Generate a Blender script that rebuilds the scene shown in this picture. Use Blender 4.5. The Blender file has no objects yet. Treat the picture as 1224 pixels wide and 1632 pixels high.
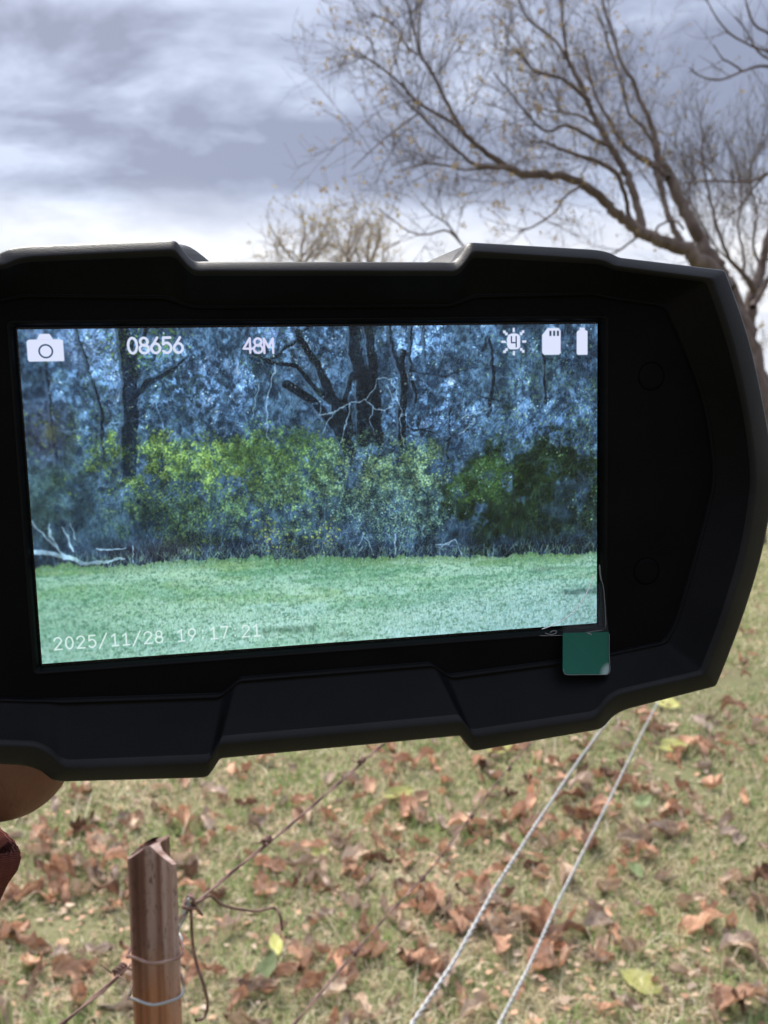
import bpy, bmesh, math, random
import numpy as np
from mathutils import Vector, Matrix

sc = bpy.context.scene
C = sc.collection
rnd = random.Random(5)
R = math.radians

# ---------------------------------------------------------------- camera
CAM_H, PITCH, FPX = 1.5, R(5.75), 1400.0      # eye height, downward tilt, focal length in pixels of a 1224 x 1632 frame
cd = bpy.data.cameras.new('camera'); cam = bpy.data.objects.new('camera', cd); C.objects.link(cam)
cam.location = (0, 0, CAM_H); cam.rotation_euler = (R(90)-PITCH, 0, 0)
cd.sensor_fit = 'VERTICAL'; cd.sensor_height = 36.0; cd.lens = 36.0*FPX/1632
cd.clip_start = 0.01; cd.clip_end = 2000
cd.dof.use_dof = True; cd.dof.focus_distance = 0.212; cd.dof.aperture_fstop = 31
sc.camera = cam
sc.render.resolution_x, sc.render.resolution_y = 768, 1024

# ---------------------------------------------------------------- sky: cloud deck over a Nishita sky
world = bpy.data.worlds.new('World'); sc.world = world; world.use_nodes = True
wt = world.node_tree; wt.nodes.clear()
def wn(t, **k):
    n = wt.nodes.new(t)
    for a, b in k.items(): setattr(n, a, b)
    return n
def wl(a, b): wt.links.new(a, b)
def wmath(op, a, b=None, c=None, clamp=False):
    n = wn('ShaderNodeMath', operation=op, use_clamp=clamp)
    for i, v in enumerate((a, b, c)):
        if v is None: continue
        if isinstance(v, (int, float)): n.inputs[i].default_value = v
        else: wl(v, n.inputs[i])
    return n.outputs[0]
def wmap(v, a, b, c, d, smooth=True):
    n = wn('ShaderNodeMapRange', interpolation_type='SMOOTHSTEP' if smooth else 'LINEAR')
    wl(v, n.inputs[0])
    for i, q in enumerate((a, b, c, d)): n.inputs[1+i].default_value = q
    return n.outputs[0]
SUN_EL, SUN_AZ = R(48), R(-28)                 # sun ahead and to the left, behind the deck
sky = wn('ShaderNodeTexSky', sky_type='NISHITA'); sky.sun_disc = False; sky.sun_elevation = SUN_EL; sky.sun_rotation = SUN_AZ
tc = wn('ShaderNodeTexCoord'); sep = wn('ShaderNodeSeparateXYZ'); wl(tc.outputs['Generated'], sep.inputs[0])
zz = wmath('MAXIMUM', sep.outputs[2], 0.0)
den = wmath('ADD', zz, 0.34)                   # clouds lie on a flat layer: foreshortened towards the horizon
cu, cv = wmath('DIVIDE', sep.outputs[0], den), wmath('DIVIDE', sep.outputs[1], den)
comb = wn('ShaderNodeCombineXYZ'); wl(cu, comb.inputs[0]); wl(cv, comb.inputs[1])
def wnoise(scale, detail, off, rough=0.55, dist=0.0, sq=(1, 1, 1)):
    m = wn('ShaderNodeMapping'); wl(comb.outputs[0], m.inputs[0]); m.inputs['Location'].default_value = off; m.inputs['Scale'].default_value = sq
    n = wn('ShaderNodeTexNoise'); wl(m.outputs[0], n.inputs['Vector']); n.inputs['Scale'].default_value = scale
    n.inputs['Detail'].default_value = detail; n.inputs['Roughness'].default_value = rough; n.inputs['Distortion'].default_value = dist
    return n.outputs[0]
big = wnoise(1.5, 3, (3.1, 7.4, 0), 0.5, 0.3, (0.75, 1.15, 1))
mid = wnoise(4.2, 5, (8.3, 1.9, 0), 0.55, 0.35, (0.8, 1.3, 1))
fine = wnoise(11, 4, (1.3, 4.9, 2), 0.55, 0.3, (0.9, 1.3, 1))
tone = wmath('ADD', wmath('MULTIPLY', big, 0.46), wmath('ADD', wmath('MULTIPLY', mid, 0.42), wmath('MULTIPLY', fine, 0.12)))
# lower edge of the deck: brighter air under it towards the horizon
el = wmath('ADD', zz, wmath('ADD', wmath('MULTIPLY', wmath('SUBTRACT', big, 0.5), 0.10), wmath('MULTIPLY', wmath('SUBTRACT', mid, 0.5), 0.05)))
under = wmap(el, 0.185, 0.250, 1.0, 0.0)
belly = wmath('MULTIPLY', wmap(el, 0.215, 0.255, 0.0, 1.0), wmap(el, 0.255, 0.40, 1.0, 0.0))
ramp = wn('ShaderNodeValToRGB'); wl(wmath('SUBTRACT', wmap(tone, 0.415, 0.59, 0.0, 1.0, False), wmath('MULTIPLY', belly, 0.38), clamp=True), ramp.inputs[0])
e = ramp.color_ramp.elements
e[0].position = 0.0; e[0].color = (0.27, 0.295, 0.395, 1)
e[1].position = 1.0; e[1].color = (0.82, 0.87, 0.99, 1)
for p, c in ((0.30, (0.40, 0.44, 0.57, 1)), (0.55, (0.54, 0.595, 0.75, 1)), (0.78, (0.70, 0.755, 0.90, 1))):
    q = ramp.color_ramp.elements.new(p); q.color = c
pale = wn('ShaderNodeMix', data_type='RGBA'); wl(wmath('MULTIPLY', under, 0.9), pale.inputs[0]); wl(ramp.outputs[0], pale.inputs[6])
pr = wn('ShaderNodeValToRGB'); wl(wmap(tone, 0.38, 0.60, 0.0, 1.0, False), pr.inputs[0])
pr.color_ramp.elements[0].color = (0.56, 0.61, 0.75, 1); pr.color_ramp.elements[1].color = (1.0, 0.98, 0.97, 1)
wl(pr.outputs[0], pale.inputs[7])
gain = wn('ShaderNodeVectorMath', operation='SCALE'); wl(pale.outputs[2], gain.inputs[0])
# an overcast sky is about three times brighter overhead than low down
wl(wmath('MULTIPLY', wmap(zz, 0.40, 1.0, 1.0, 3.0, False), 2.5), gain.inputs[3])
mixs = wn('ShaderNodeMix', data_type='RGBA'); mixs.inputs[0].default_value = 0.96
wl(sky.outputs[0], mixs.inputs[6]); wl(gain.outputs[0], mixs.inputs[7])
bg = wn('ShaderNodeBackground'); bg.inputs[1].default_value = 0.1; wl(mixs.outputs[2], bg.inputs[0])
wo = wn('ShaderNodeOutputWorld'); wl(bg.outputs[0], wo.inputs[0])

# ---------------------------------------------------------------- sun, veiled by the clouds
sd = bpy.data.lights.new('sun', 'SUN'); sun = bpy.data.objects.new('sun', sd); C.objects.link(sun)
sd.energy = 1.5; sd.angle = R(22); sd.color = (1.0, 0.95, 0.88)
sdir = Vector((math.sin(SUN_AZ)*math.cos(SUN_EL), math.cos(SUN_AZ)*math.cos(SUN_EL), math.sin(SUN_EL)))
sun.rotation_euler = sdir.to_track_quat('Z', 'Y').to_euler(); sun.location = sdir*30

vs = sc.view_settings
vs.view_transform = 'Standard'; vs.look = 'None'; vs.exposure = 2.15; vs.gamma = 1.0; vs.use_curve_mapping = False
sc.cycles.use_denoising = True; sc.cycles.use_adaptive_sampling = True; sc.cycles.adaptive_threshold = .02
sc.cycles.max_bounces = 5; sc.cycles.diffuse_bounces = 3; sc.cycles.glossy_bounces = 2; sc.cycles.transmission_bounces = 2; sc.cycles.transparent_max_bounces = 8

# ---------------------------------------------------------------- helpers
def tag(o, label=None, cat=None, group=None, kind=None):
    if label: o['label'] = label
    if cat: o['category'] = cat
    if group: o['group'] = group
    if kind: o['kind'] = kind
    return o
def empty(name, loc=(0, 0, 0)):
    o = bpy.data.objects.new(name, None); C.objects.link(o); o.location = loc; o.empty_display_size = 0.05; return o
def link(name, me, mat=None, parent=None, smooth=False):
    if mat is not None and not me.materials: me.materials.append(mat)
    if smooth: me.polygons.foreach_set('use_smooth', [True]*len(me.polygons))
    o = bpy.data.objects.new(name, me); C.objects.link(o)
    if parent is not None: o.parent = parent
    return o
def mesh_np(name, V, Fq, cols=None):
    """fast mesh from numpy arrays; Fq (n, 3 or 4)"""
    V = np.asarray(V, np.float32).reshape(-1, 3); Fq = np.asarray(Fq, np.int32); k = Fq.shape[1]
    me = bpy.data.meshes.new(name)
    me.vertices.add(len(V)); me.vertices.foreach_set('co', V.ravel())
    me.loops.add(Fq.size); me.loops.foreach_set('vertex_index', Fq.ravel())
    me.polygons.add(len(Fq)); me.polygons.foreach_set('loop_start', np.arange(0, Fq.size, k, dtype=np.int32))
    if cols is not None:
        a = me.color_attributes.new('tint', 'FLOAT_COLOR', 'POINT'); a.data.foreach_set('color', np.asarray(cols, np.float32).ravel())
    me.update(calc_edges=True); me.validate(); return me
def px(x, y, depth):
    """point seen at (x, y) of the 1224 x 1632 frame at that depth along the view axis, used to lay the place out to scale"""
    cx, cy = (x-612)/FPX*depth, (816-y)/FPX*depth
    c, s = math.cos(PITCH), math.sin(PITCH)
    return Vector((cx, depth*c+cy*s, CAM_H-depth*s+cy*c))
def on_ground(x, y, z=0.0):
    d = px(x, y, 1.0)-Vector((0, 0, CAM_H)); t = (z-CAM_H)/d.z
    return Vector((0, 0, CAM_H))+d*t
def mat(name, col=(.5, .5, .5), rough=.6, metal=0.0, spec=0.5):
    m = bpy.data.materials.new(name); m.use_nodes = True; b = m.node_tree.nodes['Principled BSDF']
    b.inputs['Base Color'].default_value = (*col, 1); b.inputs['Roughness'].default_value = rough; b.inputs['Metallic'].default_value = metal
    b.inputs['Specular IOR Level'].default_value = spec
    return m, m.node_tree, b
def nz(t, scale, detail=4, rough=.55, coord='Object', sq=None, dist=0.0):
    c = t.nodes.new('ShaderNodeTexCoord'); n = t.nodes.new('ShaderNodeTexNoise'); v = c.outputs[coord]
    if sq:
        m = t.nodes.new('ShaderNodeMapping'); m.inputs['Scale'].default_value = sq; t.links.new(v, m.inputs[0]); v = m.outputs[0]
    t.links.new(v, n.inputs['Vector']); n.inputs['Scale'].default_value = scale; n.inputs['Detail'].default_value = detail
    n.inputs['Roughness'].default_value = rough; n.inputs['Distortion'].default_value = dist
    return n.outputs[0]
def cramp(t, f, stops):
    r = t.nodes.new('ShaderNodeValToRGB'); t.links.new(f, r.inputs[0]); e = r.color_ramp.elements
    e[0].position, e[0].color = stops[0][0], (*stops[0][1], 1); e[1].position, e[1].color = stops[-1][0], (*stops[-1][1], 1)
    for p, c in stops[1:-1]: e.new(p).color = (*c, 1)
    return r.outputs[0]
def mixc(t, f, a, b, mode='MIX'):
    m = t.nodes.new('ShaderNodeMix'); m.data_type = 'RGBA'; m.blend_type = mode
    for s, v in ((m.inputs[0], f), (m.inputs[6], a), (m.inputs[7], b)):
        if isinstance(v, (int, float)): s.default_value = v
        elif isinstance(v, tuple): s.default_value = (*v, 1)
        else: t.links.new(v, s)
    return m.outputs[2]
def bump(t, b, h, strength=.3, dist=.002):
    n = t.nodes.new('ShaderNodeBump'); n.inputs['Strength'].default_value = strength; n.inputs['Distance'].default_value = dist
    t.links.new(h, n.inputs['Height']); t.links.new(n.outputs[0], b.inputs['Normal'])
def tube(pts, rads, sides=6, cap=True):
    """swept tube -> verts, quads (numpy)"""
    P = np.asarray([tuple(p) for p in pts], np.float64); n = len(P); rads = np.broadcast_to(np.asarray(rads, float), (n,))
    T = np.gradient(P, axis=0); T /= np.linalg.norm(T, axis=1, keepdims=True)+1e-12
    up = np.array([0, 0, 1.0]) if abs(T[0, 2]) < .9 else np.array([1.0, 0, 0])
    u = np.cross(T[0], up); u /= np.linalg.norm(u); V = []
    for i in range(n):
        u = u-T[i]*(u@T[i]); u /= np.linalg.norm(u)+1e-12; w = np.cross(T[i], u)
        a = np.arange(sides)*2*math.pi/sides
        V.append(P[i]+rads[i]*(np.cos(a)[:, None]*u+np.sin(a)[:, None]*w))
    V = np.concatenate(V); i, j = np.meshgrid(np.arange(n-1), np.arange(sides), indexing='ij'); j2 = (j+1) % sides
    F = np.stack([i*sides+j, i*sides+j2, (i+1)*sides+j2, (i+1)*sides+j], -1).reshape(-1, 4)
    return V, F
def join(parts):
    Vs, Fs, o = [], [], 0
    for V, F in parts: Vs.append(V); Fs.append(F+o); o += len(V)
    return np.concatenate(Vs), np.concatenate(Fs)
def tube_obj(name, pts, rads, m, parent=None, sides=6):
    V, F = tube(pts, rads, sides); me = mesh_np(name, V, F); return link(name, me, m, parent, True)
def spline(pts, n=8):
    """Catmull-Rom through points (any dimension)"""
    P = np.asarray([tuple(p) for p in pts], float); P = np.vstack([2*P[0]-P[1], P, 2*P[-1]-P[-2]]); out = []
    for i in range(1, len(P)-2):
        for t in np.linspace(0, 1, n, endpoint=False):
            a, b, c, d = P[i-1], P[i], P[i+1], P[i+2]
            out.append(.5*((2*b)+(c-a)*t+(2*a-5*b+4*c-d)*t*t+(3*b-a-3*c+d)*t**3))
    out.append(P[-2]); return np.array(out)
# ---------------------------------------------------------------- the picture shown on the display, computed pixel by pixel
def display_picture():
    rng = np.random.default_rng(11)
    W, Hh = 1120, 624
    yy, xx = np.mgrid[0:Hh, 0:W].astype(np.float32)

    def noise(sx, sy, seed, octv=3, gain=0.55):
        r = np.random.default_rng(seed); out = np.zeros((Hh, W), np.float32); amp = 1.0; tot = 0.0
        for o in range(octv):
            gx, gy = max(1.0, sx/2**o), max(1.0, sy/2**o)
            nx, ny = int(W/gx)+3, int(Hh/gy)+3
            g = r.random((ny, nx)).astype(np.float32)
            fx, fy = xx/gx, yy/gy
            ix, iy = fx.astype(int), fy.astype(int); tx, ty = fx-ix, fy-iy
            tx = tx*tx*(3-2*tx); ty = ty*ty*(3-2*ty)
            out += amp*((g[iy, ix]*(1-tx)+g[iy, ix+1]*tx)*(1-ty)+(g[iy+1, ix]*(1-tx)+g[iy+1, ix+1]*tx)*ty)
            tot += amp; amp *= gain
        return out/tot

    def sm(a, b, x):
        t = np.clip((x-a)/(b-a), 0, 1); return t*t*(3-2*t)

    def blob(cx, cy, rx, ry, soft=0.5, wob=None):
        d = np.sqrt(((xx-cx)/rx)**2+((yy-cy)/ry)**2)
        if wob is not None: d = d+(wob-0.5)*2.1
        return 1-sm(1-soft, 1+soft, d)

    def put(img, m, c):
        img += m[..., None]*(np.asarray(c, np.float32)-img)

    def blur(a, n=1):
        for _ in range(n):
            p = np.pad(a, [(1, 1), (1, 1)]+[(0, 0)]*(a.ndim-2), mode='edge')
            a = (p[:-2, 1:-1]+2*p[1:-1, 1:-1]+p[2:, 1:-1])/4
            p = np.pad(a, [(1, 1), (1, 1)]+[(0, 0)]*(a.ndim-2), mode='edge')
            a = (p[1:-1, :-2]+2*p[1:-1, 1:-1]+p[1:-1, 2:])/4
        return a

    def cover(X, Y, Rr, A=None):
        """soft discs at X, Y of radius Rr -> coverage mask"""
        m = np.zeros((Hh, W), np.float32)
        X, Y, Rr = (np.asarray(v, np.float32).ravel() for v in (X, Y, Rr))
        A = np.ones_like(X) if A is None else np.asarray(A, np.float32).ravel()
        k = int(np.ceil(Rr.max()+1)) if len(Rr) else 1
        order = [(Rr <= 1.6, 2), ((Rr > 1.6) & (Rr <= 4), 5), (Rr > 4, k)]
        for sel, kk in order:
            if not sel.any(): continue
            x, y, r, a = X[sel], Y[sel], Rr[sel], A[sel]
            bx, by = np.floor(x).astype(int), np.floor(y).astype(int)
            for dy in range(-kk, kk+1):
                for dx in range(-kk, kk+1):
                    px, py = bx+dx, by+dy
                    c = np.clip(r+0.5-np.hypot(px-x, py-y), 0, 1)*a
                    ok = (c > 0) & (px >= 0) & (py >= 0) & (px < W) & (py < Hh)
                    np.maximum.at(m, (py[ok], px[ok]), c[ok])
        return m

    def stroke(pts, r0, r1, wob=0.0):
        p = np.asarray(pts, np.float32); seg = np.hypot(*np.diff(p, axis=0).T); L = seg.sum()
        n = max(4, int(L/0.7)); s = np.linspace(0, L, n); cum = np.r_[0, np.cumsum(seg)]
        x, y = np.interp(s, cum, p[:, 0]), np.interp(s, cum, p[:, 1])
        if wob:
            k = max(2, int(L/14)); q = np.linspace(0, L, k+1)
            x = x+np.interp(s, q, rng.normal(0, wob, k+1)); y = y+np.interp(s, q, rng.normal(0, wob, k+1))
        return x, y, np.linspace(r0, r1, n)

    def twigs(n, x0, x1, y0, y1, lmin, lmax, ang, spread, rad, curl=0.6):
        X, Y, Rr = [], [], []
        for _ in range(n):
            x, y = rng.uniform(x0, x1), rng.uniform(y0, y1); a = ang+rng.normal(0, spread); l = rng.uniform(lmin, lmax)
            k = int(l/0.8)+2; s = np.arange(k)
            th = a+np.cumsum(rng.normal(0, curl*0.12, k))
            X.append(x+np.cumsum(np.cos(th))*0.8); Y.append(y+np.cumsum(np.sin(th))*0.8); Rr.append(np.linspace(rad*rng.uniform(.6, 1.3), rad*0.35, k))
        return cover(np.concatenate(X), np.concatenate(Y), np.concatenate(Rr))

    def dabs(img, n, dens, cols, r0, r1, batches=8, alpha=0.9, stretch=1.0):
        p = dens.ravel()/dens.sum(); cols = np.asarray(cols, np.float32)
        for b in range(batches):
            k = n//batches
            i = rng.choice(p.size, k, p=p); X = (i % W)+rng.random(k); Y = (i//W)+rng.random(k)
            for c in range(len(cols)):
                s = slice(c*k//len(cols), (c+1)*k//len(cols))
                m = cover(X[s], Y[s], rng.uniform(r0, r1, X[s].size), rng.uniform(.45, 1, X[s].size)*alpha)
                put(img, m, cols[c]*rng.uniform(.85, 1.15))

    # horizon of the lawn: ragged
    edge = np.interp(np.arange(W), [0, 84, 182, 282, 403, 526, 652, 782, 915, 1114], [436, 438, 440, 441, 444, 449, 455, 460, 464, 472]).astype(np.float32)
    edge = edge+16*(noise(60, 9999, 3)[0]-0.5)+9*(noise(14, 9999, 5)[0]-0.5)+8*(noise(4, 9999, 4)[0]-0.5)
    # ---- far wood: hazy blue with bright gaps
    n1, n2, n3 = noise(120, 120, 21, 4), noise(26, 34, 22, 3), noise(7, 9, 23, 2)
    img = np.zeros((Hh, W, 3), np.float32)
    img[:] = (.225, .315, .415)
    put(img, sm(.40, .70, n1)*.8, (.125, .19, .275))
    put(img, sm(.45, .75, n2)*.55, (.28, .40, .56))
    put(img, sm(.55, .35, n3)*.55, (.08, .125, .215))
    gap = sm(.52, .70, n3*.55+n2*.45+.10*(1-yy/Hh))
    reg = np.maximum.reduce([blob(145, 39, 105, 95, .6), blob(332, 102, 130, 70, .7), blob(465, 16, 80, 50, .6), blob(736, 26, 60, 60, .6), blob(772, 149, 110, 70, .7), blob(513, 28,110,60,.6), .34*(1-sm(.35, .6, yy/Hh))])
    put(img, gap*reg*.9, (.45, .60, .86))
    put(img, sm(.66, .76, n3*.6+n2*.4)*reg*.9, (.72, .80, .97))
    for cx, cy, rx, ry in ((158, 74, 14, 22), (164, 54, 10, 9), (461, 10, 15, 12), (96, 25, 22, 30), (128, 39, 20, 34), (31, 6, 14, 9)):
        put(img, blob(cx, cy, rx, ry, .7, n3)*.55, (.60, .70, .98))
    # ---- thin far stems and twigs
    put(img, twigs(420, 0, W, 0, 300, 40, 150, -1.45, .25, 1.1)*.55, (.10, .16, .27))
    put(img, twigs(900, 0, W, 0, 330, 15, 60, -1.2, .9, .8)*.50, (.12, .19, .32))
    put(img, twigs(800, 0, W, 20, 360, 12, 46, -1.0, 1.0, .7)*.55, (.36, .50, .72))
    put(img, twigs(240, 540, 840, 70, 260, 18, 60, .15, .35, .8)*.7, (.07, .10, .19))
    put(img, twigs(260, 590, 1090, 180, 300, 20, 60, -.75, .3, .8)*.6, (.38, .55, .85))
    # ---- trunks
    masks = []
    def tree(strokes, col, a=.95):
        X = [stroke(s[0], s[1], s[2], s[3] if len(s) > 3 else 1.2) for s in strokes]
        m = cover(*(np.concatenate([t[i] for t in X]) for i in range(3)))
        put(img, m*a*(.75+.35*n3), col); masks.append(m)
        edgeL = np.clip(m-np.roll(m, 5, 1), 0, 1); put(img, edgeL*.6*(.4+n3), (.36, .50, .66))
        return m
    TM = np.zeros((Hh, W), np.float32)
    tree([([(187, -5), (188, 86), (187, 156), (176, 274)], 13, 17), ([(188, 133), (222, 99), (260, 81), (299, 54)], 8, 3), ([(187, 86), (207, 40), (227, -4)], 8, 5), ([(98, -6), (116, 62), (134, 143), (134, 249)], 3, 5), ([(41, 15), (45, 129), (48, 245)], 4, 4)], (.085, .14, .235), .9)
    tree([([(615, -5), (618, 48), (629, 115), (631, 219)], 14, 17), ([(642, 0), (650, 61), (653, 146), (657, 220)], 10, 13), ([(501, 10), (542, 71), (571, 144), (600, 243)], 7, 15), ([(480, 105), (534, 143), (588, 218)], 9, 9), ([(607, 206), (593, 144), (609, 96), (628, 84)], 7, 6), ([(710, 50), (710, 123), (703, 228)], 8, 10), ([(411, 44), (452, 66), (500, 73), (559, 143)], 3, 7), ([(439, 68), (501, 28), (526, 0)], 4, 3)], (.06, .09, .145), .95)
    tree([([(686, -10), (691, 49), (709, 98)], 4, 6), ([(730, -4), (725, 62), (734, 148)], 4, 5), ([(755, -3), (755, 75)], 3, 3), ([(890, 28), (896, 103), (883, 178)], 5, 6), ([(804, 163), (800, 225), (794, 288)], 4, 4), ([(1002, 55), (1006, 156)], 4, 5), ([(811, 101), (863, 139), (916, 153)], 2, 1.5), ([(722, 86), (786, 100), (863, 83)], 2.2, 1.2), ([(714, 197), (772, 212), (810, 232)], 2.5, 2)], (.07, .11, .185), .8)
    put(img, twigs(700, 300, 900, 0, 260, 14, 50, -1.1, 1.0, .7)*.5, (.33, .46, .62)); put(img, twigs(500, 300, 900, 0, 260, 14, 60, -.9, 1.1, .8)*.5, (.08, .12, .2))
    put(img, twigs(260, 0, 330, 0, 330, 14, 60, -1.1, .9, .8)*.5, (.36, .50, .70))
    # ---- hanging leaves of the wood
    dn = sm(.42, .66, noise(60, 60, 31, 3))*(yy < 330)*(.35+reg*0+sm(800, 1000, xx)*1.1+.8*blob(115, 73, 90, 120, .6)+.5*blob(345, 55,170,60,.7))
    dabs(img, 4200, dn+1e-6, [(.20, .30, .32), (.25, .35, .30), (.13, .20, .22), (.34, .44, .38), (.10, .15, .22)], .8, 3.0, 6, .65)
    dabs(img, 300, sm(780, 980, xx)*(yy < 300)*sm(.45, .6, noise(50, 40, 33))+1e-7, [(.42, .54, .36), (.52, .62, .42), (.36, .52, .48)], .8, 2.4, 2, .75)
    dabs(img, 260, blob(220, 18, 60, 40, .6)+.4*blob(20, 186, 60, 40, .7)+1e-7, [(.33, .45, .20), (.45, .55, .25)], 1, 2.8, 2)
    # ---- bright sparkles of sky through twigs
    dabs(img, 1500, (reg*sm(.40, .6, n2))+1e-7, [(.70, .84, 1.0), (.55, .72, 1.0), (.86, .92, 1.0)], .5, 1.7, 4, .9)
    dabs(img, 900, (yy < 400)*sm(.5, .65, n1)+1e-7, [(.50, .66, .80), (.40, .56, .62)], .5, 1.4, 2, .7)
    # ---- understory bushes
    wob = noise(40, 40, 41, 3); wob2 = noise(14, 16, 42, 3)
    w2 = wob*.6+wob2*.4
    shade = noise(30, 44, 43, 3); clump = noise(95, 75, 44, 3)
    def bush(cx, cy, rx, ry, dark, cols, n, r0=.8, r1=2.4, soft=.45, core=.75):
        m = blob(cx, cy, rx, ry, soft, w2)*(yy < edge+2)*(.25+.75*sm(.36, .52, clump))
        put(img, m*core*sm(.35, .6, shade+m*.1), dark)
        dabs(img, int(n*1.7), m*m*(.16+sm(.38, .58, wob2*.55+shade*.45))+1e-8, cols, r0*.8, r1, 6)
        put(img, twigs(int(rx*1.2), cx-rx, cx+rx, cy-ry, cy+ry, 8, 26, -1.4, .5, .6)*m*.4, (.07, .11, .17))
        return m
    low = sm(250, 390, yy)*(yy < edge)
    put(img, low*.55*sm(.3, .6, shade), (.10, .155, .22)); put(img, low*.45*sm(.5, .65, wob2), (.19, .27, .38))
    bush(79, 317, 130, 90, (.14, .20, .24), [(.22, .31, .34), (.15, .22, .27), (.28, .38, .38)], 2600)
    bush(289, 273, 185, 76, (.19, .27, .18), [(.36, .46, .22), (.28, .39, .20), (.45, .54, .26), (.20, .29, .20), (.52, .60, .32)], 5200)
    bush(322, 353, 150, 60, (.10, .155, .16), [(.24, .34, .22), (.15, .23, .22), (.35, .44, .25), (.10, .15, .20)], 3400)
    bush(481, 269, 105, 76, (.19, .28, .20), [(.36, .48, .23), (.27, .39, .22), (.46, .57, .30), (.19, .28, .22)], 3000)
    bush(479, 355, 110, 70, (.09, .14, .15), [(.22, .33, .28), (.32, .44, .26), (.12, .18, .22), (.46, .56, .36)], 3000)
    bush(681, 290, 130, 80, (.12, .18, .19), [(.36, .48, .33), (.27, .38, .30), (.52, .62, .42), (.16, .24, .25), (.56, .64, .46)], 4600, .6, 1.9)
    bush(692, 372, 150, 62, (.09, .14, .17), [(.30, .42, .40), (.20, .29, .34), (.45, .57, .46), (.10, .15, .23)], 3800, .6, 1.8)
    # dark evergreen: feathery, soft
    ev = bush(966, 340, 150, 112, (.065, .10, .06), [(.10, .155, .075), (.07, .115, .06), (.13, .19, .09), (.05, .08, .06)], 1700, 1.5, 4.2, .35, 1.0)
    put(img, ev*.55*sm(.2, .5, shade), (.065, .10, .06))
    bush(875, 311, 62, 42, (.14, .20, .11), [(.18, .27, .12), (.23, .33, .15), (.13, .20, .11)], 700, 1.2, 3.4, .6)
    bush(1058, 430, 80, 70, (.07, .105, .12), [(.13, .19, .19), (.20, .27, .22), (.09, .13, .16)], 900, .8, 2)
    feather = twigs(520, 850, 1110, 270, 440, 14, 38, -.9, .5, 1.2)
    put(img, feather*ev*.45, (.17, .25, .11)); put(img, twigs(300, 850, 1110, 270, 440, 14, 38, -.6, .6, 1.2)*ev*.5, (.05, .075, .06))
    dabs(img, 260, blob(1091, 223, 90, 60, .6)+.6*blob(1092, 366, 40, 60, .6)+1e-7, [(.34, .46, .28), (.24, .34, .26), (.5, .6, .42)], .8, 2, 2)
    # dark foot of the thicket
    foot = sm(62, 12, edge-yy)*(yy < edge+3)
    put(img, foot*.6*sm(.32, .62, noise(18, 26, 51, 3)), (.065, .085, .15))
    put(img, foot*.55*blob(219, 403, 100, 34, .6), (.17, .13, .17))
    put(img, foot*.5*blob(982, 442, 150, 30, .6), (.045, .06, .09))
    # vertical weed stems over the foot
    put(img, twigs(900, 0, W, 330, 470, 12, 44, -1.55, .28, .75)*(yy < edge+4)*.5*(1-.75*ev), (.30, .41, .50))
    put(img, twigs(700, 0, W, 330, 470, 12, 40, -1.5, .35, .8)*(yy < edge+2)*.55, (.07, .10, .16))
    put(img, twigs(180, 300, 860, 400, 472, 14, 40, -1.2, .7, .75)*(yy < edge+4)*.6, (.40, .50, .68))
    dabs(img, 230, blob(435, 390, 26, 30, .6)+.8*blob(552, 403, 28, 26, .6)+.3*blob(490, 412, 70, 20, .6)+1e-7, [(.60, .66, .24), (.72, .76, .32), (.36, .44, .20), (.50, .46, .26)], .7, 2.3, 3)
    dabs(img, 1500, blob(655, 307, 200, 80, .6)*(yy < edge)*sm(.42, .6, wob2)+1e-7, [(.66, .74, .60), (.60, .72, .80), (.72, .78, .52)], .4, 1.2, 3, .8)
    # pale dead twigs hanging before the big tree
    pale = [([(543, 167), (577, 162), (608, 147), (639, 140), (655, 118), (659, 103), (674, 98), (689, 102), (696, 123), (708, 172), (702, 209), (714, 232)], 1.5, 1.0),
            ([(637, 141), (653, 156), (673, 159), (689, 153), (686, 122), (681, 112)], 1.3, .9), ([(577, 163), (558, 186), (547, 204)], 1.2, .8), ([(608, 151), (597, 187), (582, 230)], 1.3, .9),
            ([(653, 156), (642, 180), (653, 208)], 1.2, .8), ([(543, 167), (549, 149)], 1.0, .7), ([(463, 69), (452, 116), (443, 152), (440, 200), (449, 219)], 1.3, .8), ([(432, 104), (419, 151), (412, 175)], 1.0, .7),
            ([(830, 182), (869, 171), (902, 159)], 1.1, .8), ([(823, 213), (863, 190)], 1.0, .7), ([(782, 441), (811, 427), (828, 463)], 1.3, .9), ([(775, 438), (798, 436), (811, 429)], 1.2, 1.0), ([(614, 431), (628, 400), (642, 452)], 1.0, .8), ([(688, 410), (689, 455)], 1.2, 1)]
    X = [stroke(s[0], s[1]*.8, s[2]*.7, 1.3) for s in pale]
    pm = cover(*(np.concatenate([t[i] for t in X]) for i in range(3))); put(img, pm*.62, (.60, .73, .86))
    X = [stroke(s, 1.1, .6, 1.0) for s in ([(120, 201), (155, 173), (195, 171), (231, 146)], [(158, 226), (163, 191), (156, 161)], [(64, 188), (98, 183), (131, 196)], [(22, 146), (55, 164), (86, 200)], [(161, 285), (169, 244)], [(237, 134), (248, 194), (242, 241)])]
    put(img, cover(*(np.concatenate([t[i] for t in X]) for i in range(3)))*.55, (.50, .62, .80))
    # ---- lawn
    v = np.clip((yy-edge)/(Hh-edge), 0, 1)
    g = np.zeros_like(img); g[:] = (.50, .67, .50)
    ga, gb, gc = noise(9, 4, 61, 3), noise(3.2, 3.2, 62, 2), noise(150, 34, 63, 3)
    put(g, sm(.0, .45, v), (.66, .84, .76)); put(g, sm(.25, .9, v), (.82, .95, .97)); put(g, sm(.46, .60, noise(170, 40, 67, 3))*(1-sm(.3, .8, v))*.6, (.60, .74, .50))
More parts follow.
